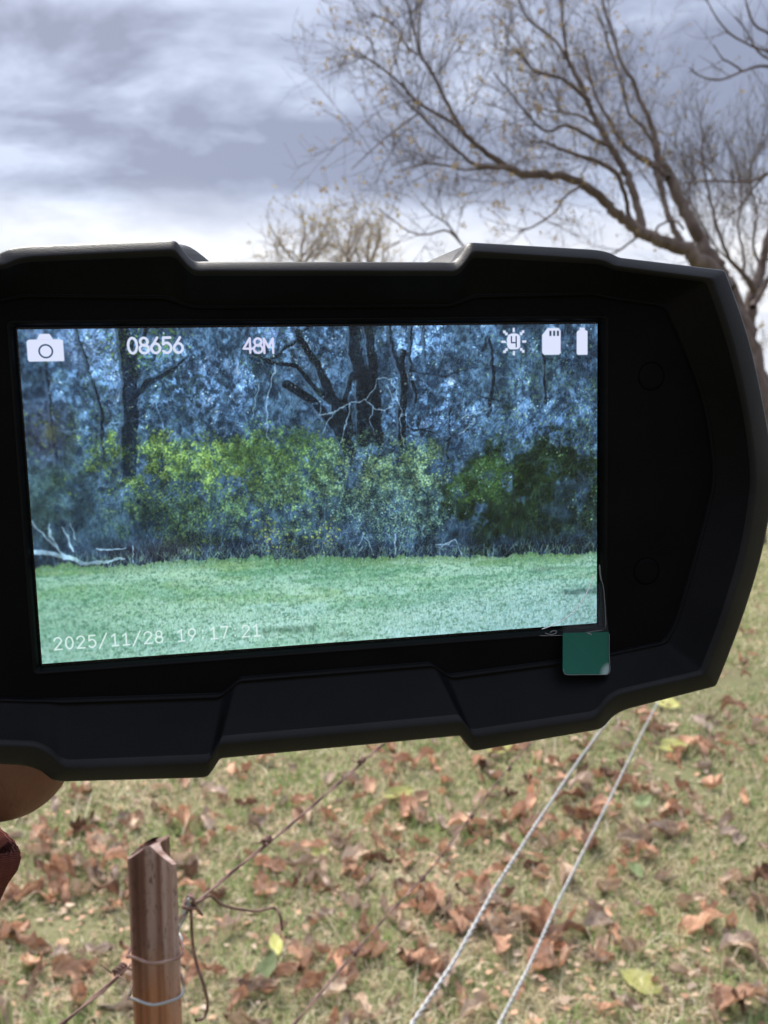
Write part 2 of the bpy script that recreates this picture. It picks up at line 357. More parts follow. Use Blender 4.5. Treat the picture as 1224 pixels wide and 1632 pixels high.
    put(g, sm(.42, .65, gc)*(1-.5*v)*.75, (.58, .77, .60)); put(g, sm(.52, .66, noise(240, 22, 64, 3))*(1-.6*v)*.7, (.42, .64, .52)); put(g, sm(.50, .62, noise(200, 26, 65, 3))*.65, (.77, .91, .86)); put(g, blob(1052, 610, 260, 90, .8)*.4, (.66, .83, .92)); put(g, sm(.48, .62, noise(60, 14, 66, 3))*.3, (.50, .70, .62))
    put(g, sm(500, 1000, xx)*v*.5, (.64, .80, .88)); put(g, (1-sm(60, 480, xx))*sm(.1, .4, v)*.35, (.50, .70, .60))
    g *= (.86+.24*ga+.16*(gb-.5)*(1+v))[..., None]
    put(g, sm(.60, .72, gb*.6+ga*.4)*(.25+.5*v), (.76, .88, .88)); put(g, sm(.44, .33, gb*.5+ga*.5)*.5, (.31, .50, .42))
    put(g, sm(24, 0, yy-edge)*.45*sm(.3, .6, ga), (.33, .46, .28))
    put(g, sm(10, 0, yy-edge)*.5*sm(.4, .6, gb), (.24, .32, .24))
    put(g, blob(466, 591, 50, 7, .6, wob2)*.6, (.27, .39, .33)); put(g, blob(1101, 553, 62, 6, .5, wob2)*.6, (.22, .33, .36))
    put(g, blob(1010, 500, 44, 5, .6, wob2)*.35, (.30, .37, .33)); put(g, blob(572, 608, 14, 5, .6, wob2)*.45, (.3, .38, .3))
    lg = g.mean(2, keepdims=True); g = np.clip((lg+(g-lg)*.97)*1.0, 0, 1)*np.array([.95, 1.02, 1.0], np.float32)
    m = sm(-1.5, 1.5, yy-edge); img += m[..., None]*(g-img)
    # fallen pale limb at the foot of the wood
    X = [stroke(s[0], s[1], s[2], .6) for s in (([(-4, 408), (34, 415), (62, 424), (88, 437), (119, 435), (159, 430)], 4.5, 2.6), ([(0, 351), (25, 384), (46, 411), (62, 424)], 1.8, 2.2), ([(32, 357), (31, 380), (43, 405)], 1.6, 1.8), ([(114, 410), (166, 411)], 1.8, 1.2), ([(54, 364), (66, 400), (72, 410)], 2, 1.5), ([(66, 358), (76, 389)], 1.4, 1.2), ([(180, 407), (179, 441)], 1.2, .9))]
    mm = cover(*(np.concatenate([t[i] for t in X]) for i in range(3)))
    put(img, np.roll(mm, 3, 0)*.5, (.13, .15, .2)); put(img, mm*.9*(.75+.4*n3), (.60, .70, .83))
    wx, wy = (noise(8, 11, 71, 2)-.5)*5.5*(.1+.9*(yy < edge)), (noise(8, 11, 72, 2)-.5)*5.5
    ix = np.clip((xx+wx).round().astype(int), 0, W-1); iy = np.clip((yy+wy*(.1+.9*(yy < edge))).round().astype(int), 0, Hh-1); img = img[iy, ix]
    put(img, twigs(700, 0, W, 0, 450, 10, 44, -1.5, .35, .6)*(yy < edge)*.33, (.46, .60, .74)); put(img, twigs(1500, 0, W, 0, 330, 8, 34, -1.0, 1.1, .55)*.42, (.50, .66, .86)); put(img, twigs(900, 0, W, 0, 330, 10, 50, -1.2, .9, .65)*.5, (.05, .08, .14)); put(img, twigs(500, 0, W, 0, 450, 10, 44, -1.4, .4, .6)*(yy < edge)*.35, (.05, .08, .13))
    put(img, twigs(900, 0, W, 425, 480, 6, 24, -1.5, .4, .65)*(np.abs(yy-edge) < 20)*.55, (.50, .64, .50)); put(img, twigs(260, 0, W, 420, 470, 10, 34, -1.5, .35, .7)*(np.abs(yy-edge) < 26)*.5, (.62, .72, .74)); put(img, twigs(300, 0, W, 430, 475, 5, 14, -1.5, .4, .65)*(np.abs(yy-edge) < 12)*.6, (.12, .18, .16))
    put(img, np.full((Hh, W), .10, np.float32)*(yy < edge), (.42, .56, .66)); lm = noise(34, 40, 81, 3)*.6+noise(12, 14, 82, 2)*.4
    wood = img*(.80+.46*sm(.30, .70, lm))[..., None]; wood = np.clip(wood, 0, 1)**1.10*1.22; wood *= np.array([.96, 1.03, .99], np.float32); lw = wood.mean(2, keepdims=True); wood = lw+(wood-lw)*.9
    img = np.where((yy < edge)[..., None], wood, img)
    for col, k, a in (((.30, .50, .46), 6500, .45), ((.82, .92, .93), 5200, .5), ((.36, .56, .36), 3200, .4)):
        X0 = rng.uniform(0, W, k); V0 = rng.random(k)**.75; Y0 = np.interp(X0, np.arange(W), edge)+V0*(Hh-np.interp(X0, np.arange(W), edge))
        ln = 2+6*V0; q = np.linspace(0, 1, 6)[None]
        dx = rng.normal(0, .35, k)
        put(img, cover(X0[:, None]+dx[:, None]*ln[:, None]*q, Y0[:, None]-ln[:, None]*q, (.55+0*q)*np.ones((k, 1)))*a, col)
    tm = np.maximum.reduce(masks)[iy, ix]*(1-sm(200, 290, yy)); img *= (1-.42*tm*(.6+.5*n3))[..., None]; put(img, np.clip(tm-np.roll(tm, 4, 1), 0, 1)*.45*(.5+n3), (.40, .54, .70)); put(img, pm[iy, ix]*.6, (.62, .75, .88))
    # camera softness, sharpening halo and grain
    img = blur(img, 1); img = img+.55*(img-blur(img, 2))
    img += rng.normal(0, .012, (Hh, W, 1)).astype(np.float32)
    img *= (1-.10*((xx/W-.5)**2+.6*(yy/Hh-.5)**2))[..., None]
    lft = (1-sm(0, 230, xx))[..., None]; img = img*(1-lft)+blur(img, 3)*lft
    put(img, blob(37, 187, 40, 52, .8)*.22, (.30, .20, .24)); put(img, blob(42, 187, 9, 14, .6)*.4, (.42, .46, .26))
    # ---- on-screen display: digits as strokes
    def arc(cx, cy, rx, ry, a0, a1, n=16):
        t = np.radians(np.linspace(a0, a1, n)); return [(cx+rx*math.cos(q), cy+ry*math.sin(q)) for q in t]
    G = {'0': [arc(.3, .5, .26, .5, 0, 360, 28)], '1': [[(.1, .2), (.33, 0), (.33, 1)]], '2': [arc(.3, .28, .26, .28, 190, 375, 14)+[(.04, 1), (.58, 1)]],
         '4': [[(.44, 1), (.44, 0), (.03, .72), (.6, .72)]], '5': [[(.52, 0), (.1, 0), (.07, .45)]+arc(.28, .67, .27, .33, 230, 500, 18)],
         '6': [[(.42, 0), (.09, .55)]+arc(.3, .69, .26, .31, 200, 560, 22)], '7': [[(.04, 0), (.57, 0), (.22, 1)]], '8': [arc(.3, .25, .22, .25, 0, 360, 20), arc(.3, .73, .27, .27, 0, 360, 20)],
         '9': [[(.2, 1), (.52, .42)]+arc(.3, .31, .26, .31, 20, 380, 22)], 'M': [[(.03, 1), (.03, 0), (.31, .62), (.59, 0), (.59, 1)]], '/': [[(.0, 1.12), (.55, -.1)]], ':': [[(.3, .22), (.3, .26)], [(.3, .82), (.3, .86)]], ' ': []}
    def text(s, x0, y0, x1, y1, hgt, rad, adv, wid, col, a, serif=False):
        n = len(s); X = []
        for i, ch in enumerate(s):
            t = i/max(1, n-1); ox, oy = x0+(x1-x0)*t, y0+(y1-y0)*t
            gl = list(G[ch])
            if serif and ch == '1': gl = gl+[[(.1, 1), (.56, 1)]]
            for pl in gl: X.append(stroke([(ox+p[0]*wid/.6, oy+p[1]*hgt) for p in pl], rad, rad))
        m = cover(*(np.concatenate([t[i] for t in X]) for i in range(3))); put(img, m*a, col)
    white = (.87, .90, 1.0)
    (tx0, ty0), (tx1, ty1) = (191, 17), (274, 17)
    text('08656', tx0, ty0, tx1, ty1, 28, 2.5, 0, 18, white, .97)
    (tx0, ty0), (tx1, ty1) = (403, 20), (442, 21)
    text('48M', tx0, ty0, tx1, ty1, 27, 2.3, 0, 18, (.88, .88, 1.0), .95)
    (tx0, ty0), (tx1, ty1) = (23, 575), (397, 576)
    text('2025/11/28 19:17:21', tx0, ty0, tx1, ty1, 23, 1.5, 0, 15, (.93, 1.0, 1.0), .82, True)
    def fill(poly, col, a=1.0):
        q = np.asarray(poly, np.float32); m = np.zeros((Hh, W), bool); j = len(q)-1
        for i in range(len(q)):
            (xa, ya), (xb, yb) = q[i], q[j]
            if ya != yb: m ^= ((ya > yy) != (yb > yy)) & (xx < (xb-xa)*(yy-ya)/(yb-ya)+xa)
            j = i
        put(img, blur(m.astype(np.float32), 1)*a, col)
    def rrect(x0, y0, x1, y1, r): return arc(x1-r, y0+r, r, r, -90, 0, 6)+arc(x1-r, y1-r, r, r, 0, 90, 6)+arc(x0+r, y1-r, r, r, 90, 180, 6)+arc(x0+r, y0+r, r, r, 180, 270, 6)
    cx, cy = (46, 38)
    fill(rrect(cx-32, cy-20, cx+32, cy+20, 4), white); fill([(cx-15, cy-19), (cx-9, cy-30), (cx+9, cy-30), (cx+15, cy-19)], white)
    put(img, cover(*np.array(arc(cx, cy+1, 11.5, 11.5, 0, 360, 120)).T, np.full(120, 1.4))*.95, (.22, .29, .40))
    cx, cy = (941, 33)
    fill(rrect(cx-14, cy-16, cx+14, cy+16, 9), white)
    for k in range(8):
        a = k*math.pi/4; dx, dy = math.cos(a), math.sin(a)
        if k % 2 == 0:
            w, h = (7, 4.5) if k % 4 == 0 else (4.5, 7); fill([(cx+dx*22-w/1.6, cy+dy*23-h/1.6), (cx+dx*22+w/1.6, cy+dy*23-h/1.6), (cx+dx*22+w/1.6, cy+dy*23+h/1.6), (cx+dx*22-w/1.6, cy+dy*23+h/1.6)], white)
        else:
            for q in (22, 27): fill([(cx+dx*q-3, cy+dy*q-3), (cx+dx*q+3, cy+dy*q-3), (cx+dx*q+3, cy+dy*q+3), (cx+dx*q-3, cy+dy*q+3)], white)
    X = [stroke(s, 1.2, 1.2) for s in ([(cx-5, cy-10), (cx-5, cy+2), (cx+5, cy+2)], [(cx+5, cy-10), (cx+5, cy+10)])]
    put(img, cover(*(np.concatenate([t[i] for t in X]) for i in range(3)))*.95, (.16, .22, .34))
    cx, cy = (1021, 34)
    fill([(cx-9, cy-27), (cx+14, cy-27), (cx+20, cy-22), (cx+20, cy+22), (cx+16, cy+27), (cx-16, cy+27), (cx-20, cy+22), (cx-20, cy-14)], white)
    for k in range(3): fill([(cx-4+k*8, cy-21), (cx+k*8, cy-21), (cx+k*8, cy-11), (cx-4+k*8, cy-11)], (.16, .22, .3))
    cx, cy = (1087, 35)
    fill(rrect(cx-12, cy-23, cx+12, cy+27, 4), white); fill([(cx-6, cy-28), (cx+6, cy-28), (cx+6, cy-22), (cx-6, cy-22)], white)
    return np.clip(img, 0, 1)

# ================================================================ GROUND
from mathutils import Euler
m_ground, t, b = mat('lawn_soil', rough=.95, spec=.05)
n1, n2, n3 = nz(t, .9, 5), nz(t, 7, 6, .65), nz(t, 60, 4, .7)
c1 = cramp(t, n2, [(.30, (.11, .085, .055)), (.45, (.22, .18, .105)), (.55, (.19, .20, .085)), (.72, (.32, .28, .165))])
c2 = cramp(t, n3, [(.3, (.07, .052, .036)), (.5, (.23, .195, .11)), (.7, (.42, .36, .24))])
col = mixc(t, .5, c1, c2)
col = mixc(t, cramp(t, n1, [(.42, (0, 0, 0)), (.62, (1, 1, 1))]), col, (.20, .205, .10))
t.links.new(col, b.inputs['Base Color']); bump(t, b, n3, .9, .02)
bm = bmesh.new(); K = 46
def gz(x, y): return 0.012*math.sin(x*1.7+.4)*math.sin(y*1.3)+.008*math.sin(x*3.9+1)*math.cos(y*3.1)
xs = [-400, -120, -40, -16]+[-8+i*.4 for i in range(41)]+[16, 40, 120, 400]
ys = [-60, -20, -6]+[-2+i*.4 for i in range(51)]+[26, 45, 90, 200, 600]
grid = [[bm.verts.new((x, y, gz(x, y) if abs(x) < 9 and -3 < y < 19 else 0)) for y in ys] for x in xs]
for i in range(len(xs)-1):
    for j in range(len(ys)-1): bm.faces.new((grid[i][j], grid[i+1][j], grid[i+1][j+1], grid[i][j+1]))
me = bpy.data.meshes.new('ground'); bm.to_mesh(me); bm.free()
tag(link('ground', me, m_ground, None, True), kind='structure')

# ---------------------------------------------------------------- grass blades
nr = np.random.default_rng(77)
def vnoise(x, y, s, seed):
    r = np.random.default_rng(seed); g = r.random((256, 256)); fx, fy = x/s+40, y/s+40
    ix, iy = np.floor(fx).astype(int), np.floor(fy).astype(int); tx, ty = fx-ix, fy-iy; tx = tx*tx*(3-2*tx); ty = ty*ty*(3-2*ty)
    G = lambda a, b: g[a % 256, b % 256]
    return (G(ix, iy)*(1-tx)+G(ix+1, iy)*tx)*(1-ty)+(G(ix, iy+1)*(1-tx)+G(ix+1, iy+1)*tx)*ty
def field(n, y0, y1, power=1.0):
    """points in the wedge of lawn before the camera, thinning with distance"""
    y = y0*(y1/y0)**(nr.random(n)**power); x = (nr.random(n)*2-1)*(y*.50+.85)
    return x, y
def soil(x, y): return np.maximum.reduce([np.exp(-(((x-q[0])/q[2])**2+((y-q[1])/q[3])**2)) for q in BARE])
BARE = [(*on_ground(1160, 1080).xy, .30, .34), (*on_ground(1075, 1235).xy, .16, .22), (*on_ground(960, 1410).xy, .06, .07), (*on_ground(1200, 1465).xy, .14, .10), (*on_ground(100, 1480).xy, .16, .12), (*on_ground(1120, 1150).xy, .1, .15)]
def blades(n, y0, y1, lmin, lmax, wid, lean, pal, wts, seed, thresh=0.0, power=1.0):
    x, y = field(n, y0, y1, power)
    d = .55*vnoise(x, y, .22, seed)+.45*vnoise(x, y, .07, seed+1)
    keep = (d > thresh) & (nr.random(n) > soil(x, y)*1.2)
    x, y, d = x[keep], y[keep], d[keep]; n = len(x)
    sc_ = np.clip(y/2.5, 1, 3.0)
    L = nr.uniform(lmin, lmax, n)*(.6+.8*d)*(1+.12*(sc_-1)); a = nr.uniform(0, 2*math.pi, n); tl = np.clip(nr.normal(lean, .28, n), .05, 1.5)
    w = wid*nr.uniform(.6, 1.3, n)*sc_**.8
    dx, dy = np.cos(a), np.sin(a); z0 = .012*np.sin(x*1.7+.4)*np.sin(y*1.3)+.008*np.sin(x*3.9+1)*np.cos(y*3.1)-.004
    base = np.stack([x, y, z0], 1); side = np.stack([-dy, dx, np.zeros(n)], 1)*w[:, None]/2
    def pt(f, bend):
        th = tl*bend; return base+np.stack([dx*np.sin(th), dy*np.sin(th), np.cos(th)], 1)*(L*f)[:, None]
    m1, tip = pt(.55, .75), pt(1.0, 1.12); tip[:, 2] = np.maximum(tip[:, 2], z0+.006)
    V = np.stack([base-side, base+side, m1+side*.85, m1-side*.85, tip], 1)
    k = np.arange(n)[:, None]*5
    F = np.concatenate([k+np.array([[0, 1, 2]]), k+np.array([[0, 2, 3]]), k+np.array([[3, 2, 4]])])
    pi = nr.choice(len(pal), n, p=wts); col = np.asarray(pal, float)[pi]*nr.uniform(.75, 1.2, (n, 1))*(.85+.35*(d[:, None]))
    cols = np.repeat(np.concatenate([col, np.ones((n, 1))], 1)[:, None], 5, 1)
    return V.reshape(-1, 3), F, cols.reshape(-1, 4)
GREEN = [(.18, .25, .075), (.24, .31, .105), (.31, .37, .145), (.12, .17, .055), (.38, .42, .20)]
LUSH = [(.20, .30, .08), (.27, .37, .115), (.15, .225, .06)]
STRAW = [(.56, .46, .28), (.64, .54, .36), (.46, .36, .22), (.34, .26, .16), (.70, .62, .46)]
sets = [blades(52000, 2.6, 16, .02, .060, .0034, .85, GREEN, [.2, .3, .2, .1, .2], 35, .30, .9), blades(52000, 2.6, 15, .03, .08, .0028, 1.2, STRAW, [.3, .25, .2, .15, .1], 45, .25, .9),
        blades(26000, 1.7, 9, .03, .075, .0036, .55, LUSH, [.4, .4, .2], 55, .60, 1.1), blades(112000, 1.5, 17, .018, .060, .0034, .75, GREEN, [.25, .3, .2, .1, .15], 5, .33, 1.15),
        blades(102000, 1.5, 14, .03, .085, .0026, 1.25, STRAW, [.3, .25, .2, .15, .1], 15, .22, 1.2),
        blades(1500, 1.7, 9, .09, .19, .0022, 1.0, STRAW, [.2, .3, .1, .1, .3], 25, .2, 1.2)]
Vs = np.concatenate([s[0] for s in sets]); off = np.cumsum([0]+[len(s[0]) for s in sets[:-1]])
Fs = np.concatenate([s[1]+o for s, o in zip(sets, off)]); Cs = np.concatenate([s[2] for s in sets])
def tint_mat(name, rough=.7, trans=.38, spec=.25):
    m, t, b = mat(name, rough=rough, spec=spec)
    a = t.nodes.new('ShaderNodeVertexColor'); a.layer_name = 'tint'; t.links.new(a.outputs[0], b.inputs['Base Color'])
    if trans:
        tr = t.nodes.new('ShaderNodeBsdfTranslucent'); t.links.new(a.outputs[0], tr.inputs[0]); mx = t.nodes.new('ShaderNodeMixShader'); mx.inputs[0].default_value = trans
        o = t.nodes['Material Output']; t.links.new(b.outputs[0], mx.inputs[1]); t.links.new(tr.outputs[0], mx.inputs[2]); t.links.new(mx.outputs[0], o.inputs[0])
    return m
m_grass = tint_mat('grass_blades')
tag(link('grass', mesh_np('grass', Vs, Fs, Cs), m_grass), 'short patchy lawn of green and straw coloured blades', 'grass', kind='stuff')

# ---------------------------------------------------------------- fallen leaves
def leaf_shape(curl, fold, twist, wide, lobes, seed, nu=8, nv=3):
    """a dry leaf blade 1 unit long: rows along the midrib, bent, folded and rippled"""
    r = random.Random(seed); V, F = [], []; ph, ph2 = r.uniform(0, 6), r.uniform(0, 6)
    for i in range(nu+1):
        u = i/nu; w = wide*(math.sin(math.pi*min(1, u*.97+.03))**.75)*(1-.35*u)*(1+lobes*math.sin(u*19+ph)+lobes*1.4*math.sin(u*8.3+ph2))+.004
        for j in range(-nv, nv+1):
            s = j/nv; a = curl*(u-.45); x = (math.sin(a)/curl if abs(curl) > .05 else u-.45)
            z = ((1-math.cos(a))/curl if abs(curl) > .05 else 0)
            fo = fold*abs(s)*(1+.4*math.sin(u*7+ph2)); y = s*w*math.cos(min(1.35, fo)); z2 = abs(s)*w*math.sin(min(1.35, fo))
            tw = twist*(u-.4); yy = y*math.cos(tw)-z2*math.sin(tw); zz_ = y*math.sin(tw)+z2*math.cos(tw)
            V.append((x-math.sin(a)*zz_, yy, z+math.cos(a)*zz_+(.012+.16*lobes)*math.sin(u*17+s*5+ph)+(.008+.14*lobes)*math.sin(s*6+u*9+ph2)))
    n = 2*nv+1
    for i in range(nu):
        for j in range(n-1): F.append((i*n+j, (i+1)*n+j, (i+1)*n+j+1, i*n+j+1))
    k = len(V)                                   # stalk
    for q, (x, y) in enumerate(((-.44, .008), (-.44, -.008), (-.68, -.004), (-.68, .004))): V.append((x, y, V[nv][2]*.9 if q < 2 else V[nv][2]+.03))
    F.append((k, k+1, k+2, k+3))
    V = np.array(V); V[:, 2] -= np.percentile(V[:, 2], 12); return V, np.array(F)
dry = [leaf_shape(*a) for a in ((2.2, .9, .9, .27, .16, 1), (1.5, 1.1, -1.2, .24, .22, 2), (2.8, .6, 1.3, .30, .14, 3), (-1.8, .8, .9, .27, .20, 4), (1.0, 1.3, 1.6, .22, .26, 5), (2.4, 1.0, -1.7, .30, .24, 6), (-1.2, .5, -.9, .32, .18, 7), (3.3, .8, .7, .25, .2, 8), (.8, .55, .8, .34, .15, 9), (-2.4, 1.0, 1.4, .27, .24, 10))]
flat = [leaf_shape(*a) for a in ((.5, .18, .15, .34, .03, 21), (-.6, .25, -.2, .38, .04, 22), (.35, .35, .3, .32, .02, 23))]
dry_me = [mesh_np('dry_leaf', V, F) for V, F in dry]; flat_me = [mesh_np('flat_leaf', V, F) for V, F in flat]
def leaf_mat(name, base, dark, lite):
    m, t, b = mat(name, rough=.62, spec=.3)
    oi = t.nodes.new('ShaderNodeObjectInfo'); g = cramp(t, nz(t, 3.2, 5, .6, dist=.4), [(.32, dark), (.5, base), (.7, lite)])
    v = t.nodes.new('ShaderNodeHueSaturation'); t.links.new(g, v.inputs['Color'])
    mr = t.nodes.new('ShaderNodeMapRange'); t.links.new(oi.outputs['Random'], mr.inputs[0]); mr.inputs[3].default_value = .75; mr.inputs[4].default_value = 1.25; t.links.new(mr.outputs[0], v.inputs['Value'])
    t.links.new(v.outputs[0], b.inputs['Base Color']); bump(t, b, nz(t, 14, 5, sq=(1, 3, 1)), .6, .04)
    tr = t.nodes.new('ShaderNodeBsdfTranslucent'); t.links.new(v.outputs[0], tr.inputs[0]); mx = t.nodes.new('ShaderNodeMixShader'); mx.inputs[0].default_value = .18
    t.links.new(b.outputs[0], mx.inputs[1]); t.links.new(tr.outputs[0], mx.inputs[2]); t.links.new(mx.outputs[0], t.nodes['Material Output'].inputs[0])
    return m
LM = {'russet': leaf_mat('russet_leaf', (.62, .355, .22), (.36, .175, .10), (.72, .48, .33)), 'tan': leaf_mat('tan_leaf', (.58, .42, .29), (.40, .26, .165), (.70, .56, .42)),
      'dark brown': leaf_mat('dark_brown_leaf', (.22, .115, .07), (.11, .055, .035), (.34, .20, .13)), 'pale': leaf_mat('pale_leaf', (.56, .42, .32), (.40, .27, .19), (.68, .55, .45)),
      'yellow': leaf_mat('yellow_leaf', (.62, .60, .20), (.48, .46, .13), (.72, .70, .32)), 'green': leaf_mat('green_leaf', (.26, .32, .14), (.18, .22, .09), (.36, .40, .22))}
# yellow and green ones, where they lie
for x, y, size, rz, kind, label in (
        (635, 1270, .105, .3, 'yellow', 'large bright yellow leaf lying flat in the middle of the lawn'),
        (440, 1512, .062, 1.9, 'yellow', 'small yellow leaf beside a pale green leaf right of the post'),
        (425, 1552, .082, 1.3, 'green', 'pale green leaf lying just below a small yellow one'),
        (1022, 1572, .092, 2.5, 'yellow', 'yellow leaf lying in the lower right corner of the lawn'),
        (1062, 1124, .12, 2.6, 'yellow', 'yellow leaf where the outer silver wire meets the viewer'),
        (1072, 1194, .11, .2, 'yellow', 'yellow leaf to the right of both silver wires'),
        (795, 1196, .11, .4, 'yellow', 'yellow leaf close under the lower edge of the viewer'),
        (508, 1365, .06, .8, 'yellow', 'small yellow leaf touching a curled tan leaf'),
        (1024, 1282, .07, .5, 'green', 'round grey green leaf right of the silver wires'),
        (1012, 1390, .065, 2.0, 'green', 'pale green leaf beside a dark clod of soil')):
    p = on_ground(x, y, .02); o = bpy.data.objects.new('fallen_leaf', flat_me[rnd.randrange(3)]); C.objects.link(o)
    if not o.data.materials: o.data.materials.append(LM['yellow'])
    o.material_slots[0].link = 'OBJECT'; o.material_slots[0].material = LM[kind]
    o.location = p+Vector((0, 0, .012)); o.scale = (size*1.25,)*3; o.rotation_euler = (Euler((R(24), 0, 0)).to_matrix() @ Euler((rnd.uniform(-.15, .1), rnd.uniform(-.15, .15), rz)).to_matrix()).to_euler()
    tag(o, label, 'leaf', 'fresh yellow and green fallen leaves')
# brown ones: the 290 nearest as single leaves, the others as litter
LX, LY = [], []
cl = [(*on_ground(x, y).xy, s, n) for x, y, s, n in ((640, 1370, .16, 20), (700, 1480, .16, 14), (230, 1290, .16, 12), (140, 1420, .14, 16), (70, 1530, .12, 12), (880, 1560, .14, 14), (850, 1430, .12, 10), (560, 1300, .15, 9), (1150, 1440, .14, 14), (1000, 1260, .18, 18), (1130, 1190, .25, 20), (690, 1230, .3, 26), (330, 1330, .14, 8), (430, 1420, .10, 6), (1180, 1600, .1, 8), (530, 1590, .1, 8), (420, 1610, .08, 6), (980, 1200, .3, 18), (820, 1350, .12, 8), (1030, 1520, .08, 4))]
for x, y, s, n in cl:
    LX += list(nr.normal(x, s*1.2, int(n*1.35))); LY += list(nr.normal(y, s*1.6, int(n*1.35)))
x, y = field(1900, 1.75, 16, 1.0); k = vnoise(x, y, .5, 91)*.5+vnoise(x, y, .16, 92)*.5 > .50
LX += list(x[k]); LY += list(y[k])
L = sorted(zip(LX, LY), key=lambda q: q[1]); L = [q for q in L if q[1] > 1.7]
P0, P1, P2 = on_ground(240, 1345), None, None
fd = Vector((math.sin(R(25.22)), math.cos(R(25.22)), 0))
def where(x, y):
    """which strip of the lawn a leaf is seen in, by the wires and the post that cross it"""
    d = Vector((x, y, 0))-Vector((0, 0, CAM_H)); c, s = math.cos(PITCH), math.sin(PITCH)
    f = d.y*c-d.z*s; up = d.y*s+d.z*c; X, Y = 612+FPX*d.x/f, 816-FPX*up/f
    line = lambda a: a[0]+(a[2]-a[0])*(a[1]-Y)/(a[1]-a[3])
    w = [line(a) for a in ((90, 1632, 600, 1195), (470, 1632, 800, 1240), (655, 1632, 960, 1160), (800, 1632, 1050, 1120))]
    if X < 240: s = 'left of the rusty post'
    elif X < w[0]: s = 'above the top rusty wire'
    elif X < w[1]: s = 'between the two rusty barbed wires'
    elif X < w[2]: s = 'between the rusty and the silver wires'
    elif X < w[3]: s = 'between the two silver wires'
    else: s = 'right of the silver wires'
    b = 'far' if Y < 1290 else ('middle' if Y < 1440 else 'near')
    return X, Y, s, b
def stuff_leaf(V, F, size, loc, rot, col):
    M = (Matrix.Translation(loc) @ rot.to_matrix().to_4x4() @ Matrix.Scale(size, 4)); A = np.array(M)
    return V @ A[:3, :3].T+A[:3, 3], F, np.tile(np.array([*col, 1.0]), (len(V), 1))
from mathutils import Euler
cnt = 0; litter = []; named = {}; FORM = ['arched', 'folded', 'curled', 'humped', 'twisted', 'crumpled', 'cupped', 'rolled', 'open', 'humped']
def shade(c):
    k = rnd.uniform(.5, 1.05); return tuple(q*k for q in c)
kinds = ['russet', 'tan', 'dark brown', 'pale']; base = {'russet': (.62, .355, .22), 'tan': (.58, .42, .29), 'dark brown': (.22, .115, .07), 'pale': (.56, .42, .32)}
for x, y in L:
    i = rnd.randrange(len(dry)); kd = rnd.choices(kinds, (.52, .28, .07, .13))[0]
    size = rnd.choice((rnd.uniform(.07, .11), rnd.uniform(.09, .16))); rot = Euler((rnd.gauss(0, .35), rnd.gauss(0, .3), rnd.uniform(0, 6.28))); loc = Vector((x, y, gz(x, y)+.012+rnd.random()*.018))
    X, Y, s, bnd = where(x, y)
    hidden = Y < 1090 or (X < 1140 and Y < 1245-(X-100)*.09) or X < -30 or X > 1254 or Y > 1660
    if cnt < 288 and not hidden:
        o = bpy.data.objects.new('fallen_leaf', dry_me[i]); C.objects.link(o)
        if not dry_me[i].materials: dry_me[i].materials.append(LM['russet'])
        o.material_slots[0].link = 'OBJECT'; o.material_slots[0].material = LM[kd]
        o.location = loc; o.rotation_euler = rot; o.scale = (size,)*3; cnt += 1
        sz = 'large' if size > .115 else ('small' if size < .09 else 'medium')
        named.setdefault(f'{sz} {FORM[i]} {kd} leaf on {bnd} grass {s}', []).append((y, o)); tag(o, None, 'leaf', f'{kd} dry leaves {s}')
    else:
        V, F = dry[i]; litter.append(stuff_leaf(V, F, size, loc, rot, shade(base[kd])))
ORD = ['nearest', 'second nearest', 'third nearest', 'fourth nearest', 'fifth nearest', 'sixth nearest']
for lab, os_ in named.items():
    for q, (_, o) in enumerate(sorted(os_, key=lambda a: a[0])): o['label'] = lab if len(os_) == 1 else f'{ORD[min(q, 5)]} {lab}'
# scraps of broken leaf between the blades
xs_, ys_ = field(8500, 1.75, 14, 1.1); kk = vnoise(xs_, ys_, .3, 93) > .36
for x, y in zip(xs_[kk], ys_[kk]):
    r0 = rnd.uniform(.008, .022); a0 = rnd.uniform(0, 6.28); n = 5
    ring = [(math.cos(a0+q*6.283/n)*r0*rnd.uniform(.5, 1.2), math.sin(a0+q*6.283/n)*r0*rnd.uniform(.4, 1), rnd.uniform(-.3, .3)*r0) for q in range(4)]
    V = np.array(ring)+np.array([x, y, gz(x, y)+rnd.uniform(.006, .02)])
    litter.append((V, np.array([[0, 1, 2, 3]]), np.tile(np.array([*shade(base[rnd.choices(kinds, (.4, .3, .2, .1))[0]]), 1.0]), (4, 1))))
o_ = 0; VV, FF, CC = [], [], []
for V, F, cc in litter: VV.append(V); FF.append(F+o_); CC.append(cc); o_ += len(V)
m_lit = tint_mat('leaf_litter', .65, .15)
tag(link('leaf_litter', mesh_np('leaf_litter', np.concatenate(VV), np.concatenate(FF), np.concatenate(CC)), m_lit), 'scattered brown leaf litter and broken scraps in the grass', 'leaf litter', kind='stuff')

